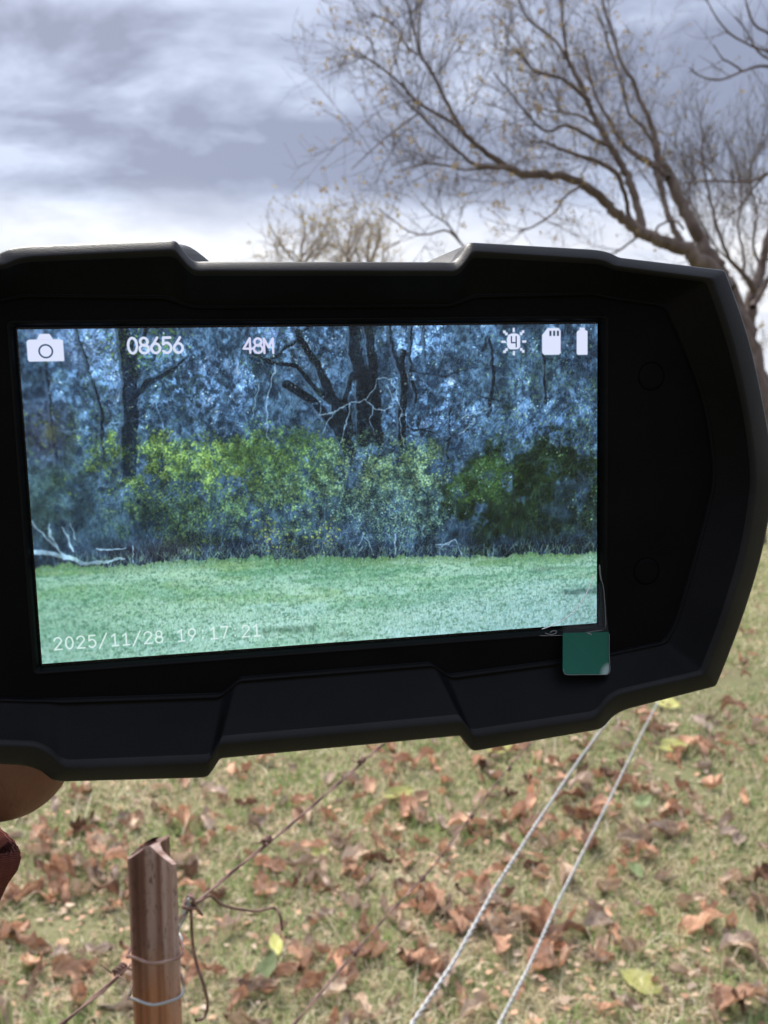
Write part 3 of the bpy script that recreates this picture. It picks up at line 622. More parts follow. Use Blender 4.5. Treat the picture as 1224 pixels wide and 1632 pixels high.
# ================================================================ FENCE
FAZ = R(25.22); fdir = Vector((math.sin(FAZ), math.cos(FAZ), 0)); fnor = Vector((math.cos(FAZ), -math.sin(FAZ), 0))
POST = Vector((-.1275, .4606, 1.2709))
def on_fence(x, y, off=-.013):
    o = Vector((0, 0, CAM_H)); d = px(x, y, 1.0)-o; return o+d*(((POST+fnor*off-o).dot(fnor))/d.dot(fnor))
m_rust, t, b = mat('rusted_steel', rough=.68, spec=.4)
ns, nf, nb = nz(t, 48, 4, .5, sq=(1, 1, .04)), nz(t, 420, 5, .7, sq=(1, 1, .45)), nz(t, 40, 5, .6, sq=(1, 1, .3))
c = cramp(t, ns, [(.40, (.065, .028, .018)), (.47, (.14, .066, .044)), (.54, (.27, .175, .14)), (.66, (.38, .29, .26))])
c = mixc(t, cramp(t, nf, [(.34, (1, 1, 1)), (.46, (0, 0, 0))]), c, mixc(t, .75, c, (.05, .025, .018)))
c_ = t.nodes.new('ShaderNodeTexCoord'); sz_ = t.nodes.new('ShaderNodeSeparateXYZ'); t.links.new(c_.outputs['Object'], sz_.inputs[0])
ad = t.nodes.new('ShaderNodeMath'); ad.operation = 'MULTIPLY_ADD'; t.links.new(nb, ad.inputs[0]); ad.inputs[1].default_value = .08; t.links.new(sz_.outputs[2], ad.inputs[2])
lo = t.nodes.new('ShaderNodeMapRange'); t.links.new(ad.outputs[0], lo.inputs[0]); lo.inputs[1].default_value = 1.262; lo.inputs[2].default_value = 1.225; lo.inputs[3].default_value = 0.0; lo.inputs[4].default_value = .72
c = mixc(t, lo.outputs[0], c, mixc(t, cramp(t, ns, [(.42, (0, 0, 0)), (.55, (1, 1, 1))]), (.10, .035, .016), (.36, .145, .05)))   # the old paint ends here: bare orange rust below
t.links.new(c, b.inputs['Base Color']); bump(t, b, nf, .5, .0012)
m_rwire, t, b = mat('rusted_wire', rough=.75, spec=.3)
t.links.new(cramp(t, nz(t, 60, 4), [(.35, (.10, .055, .045)), (.6, (.20, .115, .09)), (.75, (.30, .21, .17))]), b.inputs['Base Color'])
m_zinc, t, b = mat('galvanised_wire', rough=.48, metal=.35)
t.links.new(cramp(t, nz(t, 45, 4), [(.35, (.27, .27, .265)), (.55, (.40, .40, .39)), (.70, (.28, .22, .18))]), b.inputs['Base Color'])
# T-post: flange along fa, web along fs towards the camera side, studs on the far face
pc = POST; fl, br = on_ground(205, 1365, POST.z), on_ground(271, 1328.5, POST.z)
fa = (fl-br).normalized(); fs = (on_ground(281, 1380, POST.z)-pc).normalized()
LA, LB, LS = (fl-pc).dot(fa), (pc-br).dot(fa), (on_ground(281, 1380, POST.z)-pc).dot(fs)
prof = [(LA, -.0006), (LA-.0006, .0014), (.0092, .0026), (.0062, .0034), (.0044, .0048), (.0034, .0066), (.0028, .0090), (.0024, .0120), (.0018, LS-.0008), (.0006, LS), (-.0012, LS-.0004), (-.0022, .0120), (-.0028, .0090), (-.0034, .0066), (-.0044, .0048), (-.0062, .0034), (-.0092, .0026), (-LB+.0006, .0014), (-LB, -.0008), (-LB+.001, -.0028), (-.004, -.0036), (.004, -.0036), (LA-.001, -.0026)]
def t_post(name, label, base, top):
    root = empty(name, (base.x, base.y, 0)); bm = bmesh.new(); zs = [-.35]+[i*(top/14) for i in range(14)]+[top-.002, top]; rings = []
    for k, z in enumerate(zs):
        f = .985 if k == len(zs)-1 else 1
        rings.append([bm.verts.new(tuple(fa*(u*f+.0004*math.sin(z*31))+fs*(v*f+.0004*math.sin(z*23))+Vector((0, 0, z+(.0016*math.sin(u*260+1)+.001*math.sin(v*330) if k >= len(zs)-2 else 0))))) for u, v in prof])
    n = len(prof)
    for i in range(len(rings)-1):
        for j in range(n): bm.faces.new((rings[i][j], rings[i][(j+1) % n], rings[i+1][(j+1) % n], rings[i+1][j]))
    bm.faces.new(rings[-1]); bmesh.ops.recalc_face_normals(bm, faces=bm.faces)
    me = bpy.data.meshes.new('shaft'); bm.to_mesh(me); bm.free(); link('shaft', me, m_rust, root)
    bm = bmesh.new(); rr = []
    for (dz, dep, w) in ((-.011, .002, .0055), (-.009, .009, .005), (.007, .010, .005), (.011, .003, .0055)):
        rr.append([bm.verts.new(tuple(fa*(w*q)-fs*(dep if abs(q) < .9 else max(.002, dep-.002))+Vector((0, 0, dz)))) for q in (-1, -.6, .6, 1)])
    for i in range(3):
        for j in range(3): bm.faces.new((rr[i][j], rr[i][j+1], rr[i+1][j+1], rr[i+1][j]))
    for i in range(3):
        for q in (0, 3):
            a, c_ = rr[i][q], rr[i+1][q]; d1 = bm.verts.new(a.co+fs*.002+Vector((0, 0, 0))); d2 = bm.verts.new(c_.co+fs*.002); bm.faces.new((a, c_, d2, d1))
    bmesh.ops.recalc_face_normals(bm, faces=bm.faces); sm_ = bpy.data.meshes.new('stud'); bm.to_mesh(sm_); bm.free(); sm_.materials.append(m_rust)
    z = top-.010
    while z > .25:
        o = bpy.data.objects.new('stud', sm_); C.objects.link(o); o.parent = root; o.location = (0, 0, z); z -= .054
    return root
tag(t_post('fence_post', None, POST, POST.z), 'rusty steel T-shaped fence post standing at the lower left', 'fence post', 'steel fence posts')
far = POST+fdir*13
tag(t_post('fence_post', None, far, 1.27), 'farther rusty steel fence post where the wires end', 'fence post', 'steel fence posts')
# wires: two twisted strands each, at 1.21, 1.06, 0.92 and 0.74 m
def wire(name, label, cat, path, m, barbs, pitch=.075, rs=.00068, first=.134):
    P = np.array([tuple(p) for p in path]); seg = np.r_[0, np.cumsum(np.linalg.norm(np.diff(P, axis=0), axis=1))]
    root = empty(name, tuple(path[0])); o0 = P[0]
    al = (P-np.array(POST)) @ np.array(fdir)
    def at(s): return np.array([np.interp(s, seg, P[:, k]) for k in range(3)])
    s = [0.0]
    while s[-1] < seg[-1]:
        y = at(s[-1])[1]; s.append(s[-1]+(pitch/7 if y < 2.6 else (pitch/3 if y < 5 else .3)))
    s = np.array(s); base = np.stack([np.interp(s, seg, P[:, k]) for k in range(3)], 1)
    wob = np.stack([np.interp(s, np.linspace(0, seg[-1], 60), nr.normal(0, .0018, 60)) for _ in range(3)], 1); base = base+wob
    T = np.gradient(base, axis=0); T /= np.linalg.norm(T, axis=1, keepdims=True); u = np.cross(T, [0, 0, 1]); u /= np.linalg.norm(u, axis=1, keepdims=True); w = np.cross(T, u)
    for q in (0, math.pi):
        a = s/pitch*2*math.pi+q
        V, F = tube(base+rs*(np.cos(a)[:, None]*u+np.sin(a)[:, None]*w)-o0, rs, 5); link('strand', mesh_np('strand', V, F), m, root, True)
    if barbs:
        bp = []
        for q in (0, 1):
            tt = np.linspace(0, 1, 22); a = tt*4*math.pi+q*math.pi; x = (tt-.5)*.009; rr = np.full(22, .0027)
            c = np.stack([x, rr*np.cos(a), rr*np.sin(a)], 1)
            e0 = c[0]+np.array([[-.002, .009*math.cos(q*2.6+.6), .011*math.sin(q*2.6+.6)]]); e1 = c[-1]+np.array([[.002, -.010*math.cos(q*2.2+.4), -.010*math.sin(q*2.2+.4)]])
            bp.append(tube(np.concatenate([e0, c, e1]), np.r_[.0004, np.full(22, .00085), .0004], 4))
        V, F = join(bp); V = V*.8; bme = mesh_np('barb', V, F); bme.materials.append(m)
        s0 = np.interp(first, al, seg)
        k = s0 % .148
        while k < seg[-1]:
            p = at(k); d = at(min(seg[-1], k+.01))-at(max(0, k-.01))
            if p[1] > 7: break
            o = bpy.data.objects.new('barb', bme); C.objects.link(o); o.parent = root; o.location = p-o0
            o.rotation_euler = (Vector(d).to_track_quat('X', 'Z') @ Euler((rnd.uniform(0, 6.28), 0, 0)).to_quaternion()).to_euler(); k += .148
    return tag(root, label, cat, 'fence wires')
def path(pts, z):
    c = [on_fence(*p) for p in pts]; zl = c[0].z; a = c[0]-fdir*2.6; a.z = zl-.01; e = POST+fdir*13-fnor*.013; e.z = z
    mid = c[-1]+(e-c[-1])*.35; mid.z = c[-1].z*.65+z*.35-.015
    return [a]+c+[mid, e]
wire('barbed_wire', 'rusty barbed wire, topmost of the fence, tied behind the post', 'wire', path([(90, 1632), (175, 1560), (300, 1442), (372, 1381), (450, 1320), (525, 1256), (600, 1193)], 1.22), m_rwire, True)
wire('barbed_wire', 'thin rusty barbed wire, second strand below the post top', 'wire', path([(470, 1632), (530, 1560), (590, 1490), (690, 1382), (745, 1310), (800, 1240)], 1.066), m_rwire, True, first=.27)
wire('twisted_wire', 'silver twisted wire, the inner of the two shiny strands', 'wire', path([(655, 1632), (719, 1540), (787, 1421), (860, 1310), (960, 1158)], .93), m_zinc, False, .026, .0014)
wire('twisted_wire', 'silver twisted wire, the outer and lower of the two shiny strands', 'wire', path([(798, 1631), (839, 1550), (887, 1443), (918, 1384), (972, 1277), (1046, 1124)], .75), m_zinc, False, .026, .0015)
m_mixw, t, b = mat('part_rusted_wire', rough=.6, metal=.2)
t.links.new(cramp(t, nz(t, 22, 2), [(.49, (.12, .07, .055)), (.56, (.26, .26, .26))]), b.inputs['Base Color'])
# ties round the post and loose wire ends
def zpost(y): return px(240, y, 1.0).z*0+CAM_H+(px(240, y, 1.0)-Vector((0, 0, CAM_H))).z*(.452/(px(240, y, 1.0)).y)
def tie(name, label, z, m, slope, r=.0009):
    hull = [(LA+.002, -.002), (LA+.001, .004), (.012, LS*.62), (.0022, LS+.0018), (-.003, LS), (-.011, LS*.55), (-LB-.001, .003), (-LB-.002, -.003), (-.007, -.013), (.007, -.013)]
    q = [tuple(POST+fa*u+fs*v+Vector((0, 0, z-POST.z+slope*u+.28*max(0, v)+.0015*math.sin(i*2.1)))) for i, (u, v) in enumerate(hull)]
    P = spline(q+[q[0]], 5); o = tube_obj(name, P-np.array(P[0]), r, m, None, 6); o.location = P[0]; return tag(o, label, 'wire', 'wire ties on the post')
tie('wire_tie', 'rusty brown wire tie wrapped round the post, upper of two', zpost(1520), m_rwire, .10)
tie('wire_tie', 'half silver half brown wire tie low on the post', zpost(1580), m_mixw, -.02, .0008)
def loose(label, pts, m, r=.001, wav=.004):
    c = [on_fence(x, y, -.013+wav*math.sin(i*1.9)) for i, (x, y) in enumerate(pts)]; P = spline(c, 6)
    o = tube_obj('loose_wire', P-P[0], r, m, None, 6); o.location = P[0]; return tag(o, label, 'wire', 'loose wire ends by the post')
loose('loose brown wire end curling to the right of the post', [(296, 1448), (318, 1436), (336, 1428), (352, 1441), (380, 1449), (410, 1452), (436, 1447), (446, 1458), (450, 1482)], m_rwire)
loose('loose brown wire hanging straight down right of the post', [(306, 1438), (305, 1462), (307, 1500), (313, 1535), (324, 1568), (331, 1600), (325, 1622), (312, 1626)], m_rwire)
loose('grey wire end twisted beside the right edge of the post', [(307, 1440), (296, 1450), (286, 1470), (293, 1452), (301, 1432), (297, 1458), (284, 1482), (290, 1497), (284, 1510), (286, 1535), (282, 1560), (285, 1585)], m_zinc, .0009)
loose('short brown wire wound round the top barbed wire', [(316, 1452), (306, 1432), (299, 1428), (303, 1442), (309, 1436), (304, 1424), (297, 1432), (292, 1446), (312, 1448), (322, 1458)], m_rwire, .001, .006)

# ================================================================ TREES
m_bark, t, b = mat('bark', rough=.9, spec=.15)
t.links.new(cramp(t, nz(t, 9, 6, .65, sq=(1, 1, .35)), [(.3, (.06, .043, .036)), (.5, (.115, .087, .074)), (.7, (.185, .148, .13))]), b.inputs['Base Color']); bump(t, b, nz(t, 40, 5, .7, sq=(1, 1, .3)), .8, .02)
m_twig, t, b = mat('twig', (.10, .076, .066), .85, spec=.15)
m_tleaf = tint_mat('withered_leaves', .75, .35)
m_haze_twig, t, b = mat('hazed_twig', (.27, .22, .18), .85, spec=.1)  # distance haze put into the colour of the far trees' wood
def grow_tree(name, label, limbs, dens, seed, leafy=.25, up=.35, lvl=3, tl=(.35, 1.1), group='bare autumn trees', twr=.0036, foliage=((.20, .13, .07), (.14, .11, .05), (.24, .17, .09)), lsize=(.02, .045), tm=None):
    """limbs: lists of (x, y, radius_px) traced, with start and end depth in metres; twigs are grown on them in 3-D"""
    r = random.Random(seed); n_r = np.random.default_rng(seed); wood, fine, leaves = [], [], []
    def vec(): return Vector((r.gauss(0, 1), r.gauss(0, 1), r.gauss(0, 1))).normalized()
    def shoot(p, d, ln, rad, level):
        k = max(3, int(ln/.09)) if level < 2 else 3; pts = [p.copy()]; q = p.copy(); d = d.copy(); bend = vec()*.10+Vector((0, 0, up*.16))
        for i in range(k):
            d = (d+bend*.5+vec()*.16).normalized(); q = q+d*(ln/k); pts.append(q.copy())
        fine.append(tube(pts, np.linspace(rad, max(.0011, rad*.35), k+1), 4 if level == 0 else 3))
        if level < lvl:
            n = max(1, int(ln*(9 if level == 0 else 12)*dens))
            for _ in range(n):
                f = r.uniform(.15, 1.0); i = min(k-1, int(f*k)); dd = (pts[i+1]-pts[i]).normalized()
                shoot(pts[i].lerp(pts[i+1], f*k-i if f < 1 else 1), (dd*.75+vec()*.75+Vector((0, 0, up*.5))).normalized(), ln*r.uniform(.28, .55), rad*.62, level+1)
        if level >= lvl-1 and r.random() < leafy:
            for _ in range(r.randint(1, 4)):
                a, b2 = vec()*r.uniform(*lsize), vec()*r.uniform(*lsize)*.45; c0 = pts[-1]+vec()*.02
                leaves.append((np.array([tuple(c0-b2), tuple(c0+a*.5-b2*.2), tuple(c0+a), tuple(c0+b2)]), r.choice(foliage)))
    for pts, d0, d1, nsh in limbs:
        n = len(pts); W = []
        for i, p in enumerate(pts):
            dep = d0+(d1-d0)*i/(n-1); W.append((*px(p[0], p[1], dep), p[2]*(.76 if p[2] > 2 else .9)*dep/FPX))
        S = spline(W, 6); S[:, :3] += n_r.normal(0, 1, (len(S), 3))*S[:, 3:4]*.18
        wood.append(tube(S[:, :3], np.maximum(S[:, 3], .0015), 10 if S[0, 3] > .03 else 6))
        L = np.linalg.norm(np.diff(S[:, :3], axis=0), axis=1).sum()
        for _ in range(int(nsh*dens)):
            f = r.uniform(.12, 1)**.8*(len(S)-2); i = int(f); p = Vector(S[i, :3]).lerp(Vector(S[i+1, :3]), f-i); dd = Vector(S[i+1, :3]-S[i, :3]).normalized()
            rad = min(S[i, 3]*.5, twr*r.uniform(.7, 1.5)); shoot(p, (dd*.7+vec()*.8+Vector((0, 0, up*.6))).normalized(), r.uniform(*tl)*(1.15-.5*f/len(S)), max(.0022, rad), 0)
    base = Vector(wood[0][0][0]); root = empty(name, (base.x, base.y, 0)); o0 = np.array([base.x, base.y, 0])
    V, F = join(wood); link('trunk', mesh_np('trunk', V-o0, F), tm or m_bark, root, True)
    V, F = join(fine); cr = link('crown', mesh_np('crown', V-o0, F), tm or m_twig, root, True)
    if leaves:
        V = np.concatenate([l[0] for l in leaves]); F = np.arange(len(V)).reshape(-1, 4); cc = np.repeat(np.array([[*l[1], 1.0] for l in leaves]), 4, 0)
        link('leaves', mesh_np('leaves', V-o0, F, cc), m_tleaf, cr)
    return tag(root, label, 'tree', group)
big_limbs = [
    ([(1290, 945, 34), (1268, 850, 29), (1243, 740, 27), (1216, 640, 25), (1188, 545, 24), (1162, 470, 23), (1140, 425, 20), (1118, 385, 14), (1092, 335, 12.5), (1068, 285, 11), (1052, 256, 9), (1046, 225, 6), (1034, 188, 5), (1020, 160, 4.5), (1008, 128, 4), (988, 96, 3.5), (976, 50, 3), (962, 8, 2), (955, -60, 1.2)], 8.0, 8.9, 26),
    ([(1160, 462, 17), (1120, 415, 16), (1075, 393, 14), (1045, 382, 13), (1018, 368, 12), (988, 343, 10.5), (955, 314, 9.5), (915, 286, 8.8), (880, 279, 8.5), (836, 277, 8), (808, 266, 7), (770, 240, 5.5), (737, 207, 4.5), (705, 150, 3.6), (690, 118, 3.2), (670, 88, 2.8), (662, 55, 2.3), (655, 25, 1.8), (640, -30, 1.2)], 8.0, 6.9, 30),
    ([(1025, 372, 10), (1017, 335, 8.5), (1004, 290, 8.5), (990, 262, 7.5), (972, 232, 7), (950, 190, 6), (935, 156, 5.6), (924, 130, 5), (906, 96, 4), (900, 60, 3), (896, 20, 2.2), (893, -40, 1.4)], 7.9, 8.3, 26),
    ([(975, 236, 5), (945, 221, 4), (905, 200, 3.6), (872, 209, 3), (846, 188, 2.6), (815, 150, 2.1), (786, 116, 1.5)], 8.0, 7.3, 20),
    ([(936, 158, 4), (897, 126, 3.6), (852, 112, 2.6), (828, 86, 1.9), (810, 80, 1.4)], 8.1, 7.5, 18),
    ([(906, 98, 3), (882, 62, 2.5), (846, 34, 2), (828, 4, 1.5), (820, -40, 1)], 8.2, 8.0, 13),
    ([(958, 208, 3), (928, 185, 2.6), (898, 180, 2.2), (862, 172, 1.6), (840, 160, 1.2)], 8.0, 8.7, 12),
    ([(1064, 282, 8), (1040, 262, 7), (1012, 246, 6), (988, 222, 4.4), (970, 190, 3.6), (952, 160, 3), (940, 120, 2.4), (930, 80, 1.6)], 8.4, 9.2, 20),
    ([(1066, 292, 4), (1048, 258, 3.6), (1040, 228, 3.6), (1020, 198, 3.4), (1002, 180, 3), (990, 130, 2.6), (978, 95, 2.2), (962, 45, 1.7), (950, 10, 1.2)], 8.5, 9.4, 20),
    ([(1100, 402, 9), (1078, 372, 7), (1066, 345, 6), (1058, 318, 6), (1052, 290, 7), (1044, 272, 6)], 8.1, 8.5, 5),
    ([(1020, 366, 6), (1002, 344, 5), (998, 318, 5), (985, 280, 5.5), (962, 262, 5), (900, 240, 3), (870, 228, 2.2), (845, 226, 1.6)], 7.8, 7.2, 14),
    ([(737, 207, 3.4), (706, 187, 3.2), (662, 160, 3), (640, 135, 2.5), (602, 104, 1.9), (566, 82, 1.3)], 7.0, 6.5, 18),
    ([(812, 268, 4.5), (762, 264, 4), (736, 246, 3.3), (702, 215, 2.6), (668, 182, 2), (645, 160, 1.5)], 7.1, 6.4, 16),
    ([(790, 268, 3), (742, 270, 2.4), (700, 262, 1.9), (672, 262, 1.5), (640, 272, 1.1)], 7.1, 6.2, 14),
    ([(690, 120, 2.4), (672, 88, 2.2), (668, 55, 2), (670, 20, 1.6), (672, -20, 1.1)], 6.95, 7.3, 9),
    ([(667, 88, 2), (650, 75, 1.8), (628, 40, 1.5), (590, 20, 1.1)], 6.9, 6.5, 9),
    ([(925, 296, 3.2), (900, 314, 2.6), (882, 340, 2.2), (850, 361, 1.8), (826, 370, 1.3)], 7.4, 7.0, 12),
    ([(1020, 374, 3), (1002, 388, 2.4), (985, 400, 2), (962, 408, 1.5)], 7.9, 7.8, 2),
    ([(1040, 384, 3), (1050, 360, 2.6), (1075, 352, 2.4), (1090, 365, 2)], 8.0, 8.1, 2),
    ([(760, 420, 3), (735, 388, 2.2), (712, 368, 2), (680, 374, 1.8), (655, 370, 1.5), (628, 352, 1.2), (604, 333, .9)], 7.4, 6.8, 8),
    ([(735, 388, 1.8), (715, 360, 1.5), (690, 342, 1.2), (672, 325, .9)], 7.2, 7.0, 6),
    ([(668, 180, 1.8), (620, 215, 1.4), (560, 270, .9)], 6.6, 6.1, 5)]
grow_tree('bare_tree', 'large leaning bare tree with twisting limbs beside the viewer', big_limbs, 1.15, 31, .14, .30, 2, (.30, .95), twr=.0030, foliage=((.34, .25, .11), (.26, .18, .09), (.38, .29, .15)))
right_limbs = [
    ([(1212, 890, 17), (1206, 780, 15), (1200, 660, 14), (1194, 570, 13), (1194, 505, 13), (1204, 462, 12), (1214, 425, 9), (1222, 385, 7), (1236, 330, 5), (1240, 260, 4), (1232, 190, 3)], 11, 12, 34),
    ([(1203, 465, 8), (1184, 436, 5.5), (1166, 418, 4.2), (1152, 388, 3.4), (1140, 350, 2.8), (1128, 300, 2.2), (1120, 250, 1.6), (1122, 210, 1.2)], 11.3, 10.8, 34),
    ([(1200, 490, 7), (1222, 450, 6), (1240, 420, 5), (1260, 360, 4)], 11.2, 12, 14),
    ([(1186, 438, 3), (1184, 400, 2.6), (1176, 360, 2.2), (1182, 320, 1.8), (1178, 270, 1.3)], 11.2, 11.8, 22),
    ([(1166, 418, 2.6), (1145, 398, 2.2), (1120, 360, 1.8), (1105, 330, 1.4), (1085, 300, 1)], 11.2, 10.4, 20),
    ([(1262, 262, 4.5), (1224, 276, 3.6), (1205, 286, 3), (1170, 289, 2.4), (1130, 288, 1.9), (1096, 291, 1.4), (1066, 291, 1)], 9.5, 9.0, 22),
    ([(1224, 276, 2.5), (1200, 300, 2), (1180, 330, 1.6), (1150, 350, 1.2)], 9.4, 9.6, 16),
    ([(1140, 289, 1.8), (1128, 268, 1.5), (1100, 250, 1.2), (1062, 242, .9)], 9.2, 9.0, 8),
    ([(1214, 425, 4), (1200, 390, 3), (1206, 340, 2.4), (1196, 290, 1.8), (1204, 240, 1.2)], 11.6, 12.4, 24)]
grow_tree('bare_tree', 'smaller bare tree with dense upright twigs at the right edge', right_limbs, 1.1, 47, .05, .75, 2, (.35, 1.0), twr=.0030, foliage=((.22, .18, .07), (.16, .13, .06)))
top_limbs = [
    ([(1560, 1010, 30), (1545, 800, 26), (1510, 560, 22), (1460, 350, 17), (1390, 210, 10), (1310, 130, 6), (1224, 106, 3.2), (1185, 113, 2.5), (1160, 124, 2.2), (1140, 127, 1.9), (1118, 122, 1.4), (1098, 108, .9)], 7.5, 6.0, 7),
    ([(1330, 140, 5), (1262, 102, 3.5), (1222, 82, 2.6), (1196, 72, 2.1), (1165, 55, 1.7), (1140, 25, 1.3), (1122, -10, .9)], 6.6, 6.0, 8),
    ([(1262, 102, 3), (1235, 60, 2.4), (1205, 42, 2), (1192, 15, 1.5), (1185, -20, 1)], 6.5, 6.3, 7),
    ([(1262, 110, 2.6), (1228, 96, 2), (1205, 78, 1.7), (1190, 50, 1.3), (1172, 26, .9)], 6.5, 6.1, 5),
    ([(1184, 113, 2), (1164, 100, 1.6), (1150, 92, 1.3), (1138, 72, .8)], 6.05, 5.9, 3),
    ([(1460, 350, 10), (1480, 200, 8), (1440, 60, 6), (1460, -80, 3)], 7, 7.4, 14)]
grow_tree('bare_tree', 'bare branch tips reaching in at the upper right corner', top_limbs, .9, 53, 0, .35, 1, (.15, .45), twr=.003)
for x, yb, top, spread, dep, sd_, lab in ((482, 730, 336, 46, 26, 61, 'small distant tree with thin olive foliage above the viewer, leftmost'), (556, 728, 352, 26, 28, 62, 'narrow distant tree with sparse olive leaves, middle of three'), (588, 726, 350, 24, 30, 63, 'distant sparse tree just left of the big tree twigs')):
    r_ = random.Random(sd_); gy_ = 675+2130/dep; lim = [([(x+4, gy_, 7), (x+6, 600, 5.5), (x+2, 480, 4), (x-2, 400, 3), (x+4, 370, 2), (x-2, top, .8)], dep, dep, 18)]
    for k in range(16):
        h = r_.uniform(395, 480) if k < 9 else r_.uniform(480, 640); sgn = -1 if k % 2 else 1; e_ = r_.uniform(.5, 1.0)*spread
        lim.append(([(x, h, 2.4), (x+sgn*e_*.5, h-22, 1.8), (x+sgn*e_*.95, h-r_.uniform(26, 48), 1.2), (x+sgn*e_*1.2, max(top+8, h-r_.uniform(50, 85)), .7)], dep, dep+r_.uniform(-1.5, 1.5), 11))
    grow_tree('distant_tree', lab, lim, .75, sd_, .42, .3, 1, (.5, 1.5), 'distant trees above the viewer', .009, ((.42, .34, .16), (.36, .29, .13), (.46, .38, .22)), (.06, .13), m_haze_twig)  # leaf tints lightened too, as haze in the colour

# ================================================================ HANDHELD VIEWER (local millimetres: x right, y up, z towards the eye)
DU, DV, DN, DT = Vector((.98315, .18047, .02910)), Vector((-.02618, -.01855, .99949)), Vector((.18092, -.98341, -.01352)), Vector((-.013451, .216274, 1.484269))
DEV = Matrix(((DU.x, DV.x, DN.x, DT.x), (DU.y, DV.y, DN.y, DT.y), (DU.z, DV.z, DN.z, DT.z), (0, 0, 0, 1)))
def plastic(name, col, rough, spec, bstr):
    m, t, b = mat(name, col, rough, spec=spec)
    v = t.nodes.new('ShaderNodeTexVoronoi'); c_ = t.nodes.new('ShaderNodeTexCoord'); t.links.new(c_.outputs['Object'], v.inputs['Vector']); v.inputs['Scale'].default_value = 75
    sep_ = t.nodes.new('ShaderNodeSeparateColor'); t.links.new(v.outputs['Color'], sep_.inputs[0])
    big_ = t.nodes.new('ShaderNodeMath'); big_.operation = 'LESS_THAN'; t.links.new(v.outputs['Distance'], big_.inputs[0]); big_.inputs[1].default_value = .026
    sel = t.nodes.new('ShaderNodeMath'); sel.operation = 'GREATER_THAN'; t.links.new(sep_.outputs[0], sel.inputs[0]); sel.inputs[1].default_value = .90
    mu = t.nodes.new('ShaderNodeMath'); mu.operation = 'MULTIPLY'; t.links.new(big_.outputs[0], mu.inputs[0]); t.links.new(sel.outputs[0], mu.inputs[1])
    smear = cramp(t, nz(t, 45, 4, .6), [(.4, col), (.75, tuple(k*1.7 for k in col))])
    t.links.new(mixc(t, mu.outputs[0], smear, (.12, .115, .11)), b.inputs['Base Color'])   # specks of dust
    t.links.new(cramp(t, nz(t, 30, 3), [(.3, (rough-.06,)*3), (.7, (rough+.08,)*3)]), b.inputs['Roughness'])
    bump(t, b, nz(t, 2600, 2), bstr, .0002); return m
m_shell = plastic('black_shell', (.0019, .0019, .0023), .45, .06, .25)
m_panel = plastic('black_panel', (.0014, .0014, .0017), .6, .035, .18)
m_rim = plastic('black_rim', (.0058, .0055, .0060), .42, .11, .25)  # rim band a slightly lighter black than the shell
m_glass, t, b = mat('black_glass', (.002, .002, .003), .25, spec=.12)
viewer = empty('handheld_viewer'); viewer.matrix_world = DEV
tag(viewer, 'black handheld digital viewer with a wide lit screen held in front', 'viewer')
# outer rim, lip crest and inner ridge, right half from the top centre round to the bottom centre
RO = [(0, 52.8), (26.9, 52.8), (30.2, 53.1), (33.2, 56.9), (34.9, 57.3), (64.6, 55.9), (68.7, 55.2), (71.8, 54), (98, 51.3), (99.8, 50.6), (106.4, 34.9), (111.4, 17), (114.4, 2.8), (114.6, -5.5), (111.6, -21.9), (106.1, -39.5), (99.7, -55.3), (98.8, -56.1), (74.9, -60), (70.7, -61.5), (67.8, -64.1), (65.5, -64.8), (33.9, -67.2), (32.3, -66.7), (29.7, -63.2), (28.6, -62.9), (0, -62.9)]
RC = [(0, 50.2), (26.3, 50.2), (30.1, 50.5), (33.4, 54.2), (34.6, 54.6), (62.5, 53.1), (66, 52.6), (69.2, 51.4), (93.1, 48.6), (94.6, 47.7), (100.2, 33.1), (104.7, 16), (106.9, 3.3), (107.1, -4.7), (104.9, -19.9), (99.5, -37.6), (94.6, -50.2), (93.6, -51.4), (71.1, -54.5), (67.4, -56.5), (64.7, -59.7), (62.7, -60.5), (33.3, -62.2), (31.9, -61.7), (29.8, -58.5), (28.7, -58), (0, -58.1)]
RD = [(0, 43.2), (27.9, 43.2), (31, 43.4), (35, 44.8), (37.5, 45.4), (66.8, 45.9), (70.5, 45.3), (73.5, 44.7), (85.5, 43.1), (87.6, 41.8), (92.6, 31.6), (98, 17.8), (100.8, 3), (100.7, -4.5), (97, -19.4), (91.2, -38.6), (88.5, -43.7), (86.9, -44.8), (73.1, -46.6), (68.7, -47), (66.1, -47.4), (63.5, -47.6), (29.8, -49.3), (28.1, -48.7), (24.9, -46.2), (23.4, -45.7), (0, -45.7)]
def whole(h, sx=1.0): return h+[(-x, y) for x, y in h[-2:0:-1]]
WO, WC, WD = whole(RO), whole(RC), whole(RD)
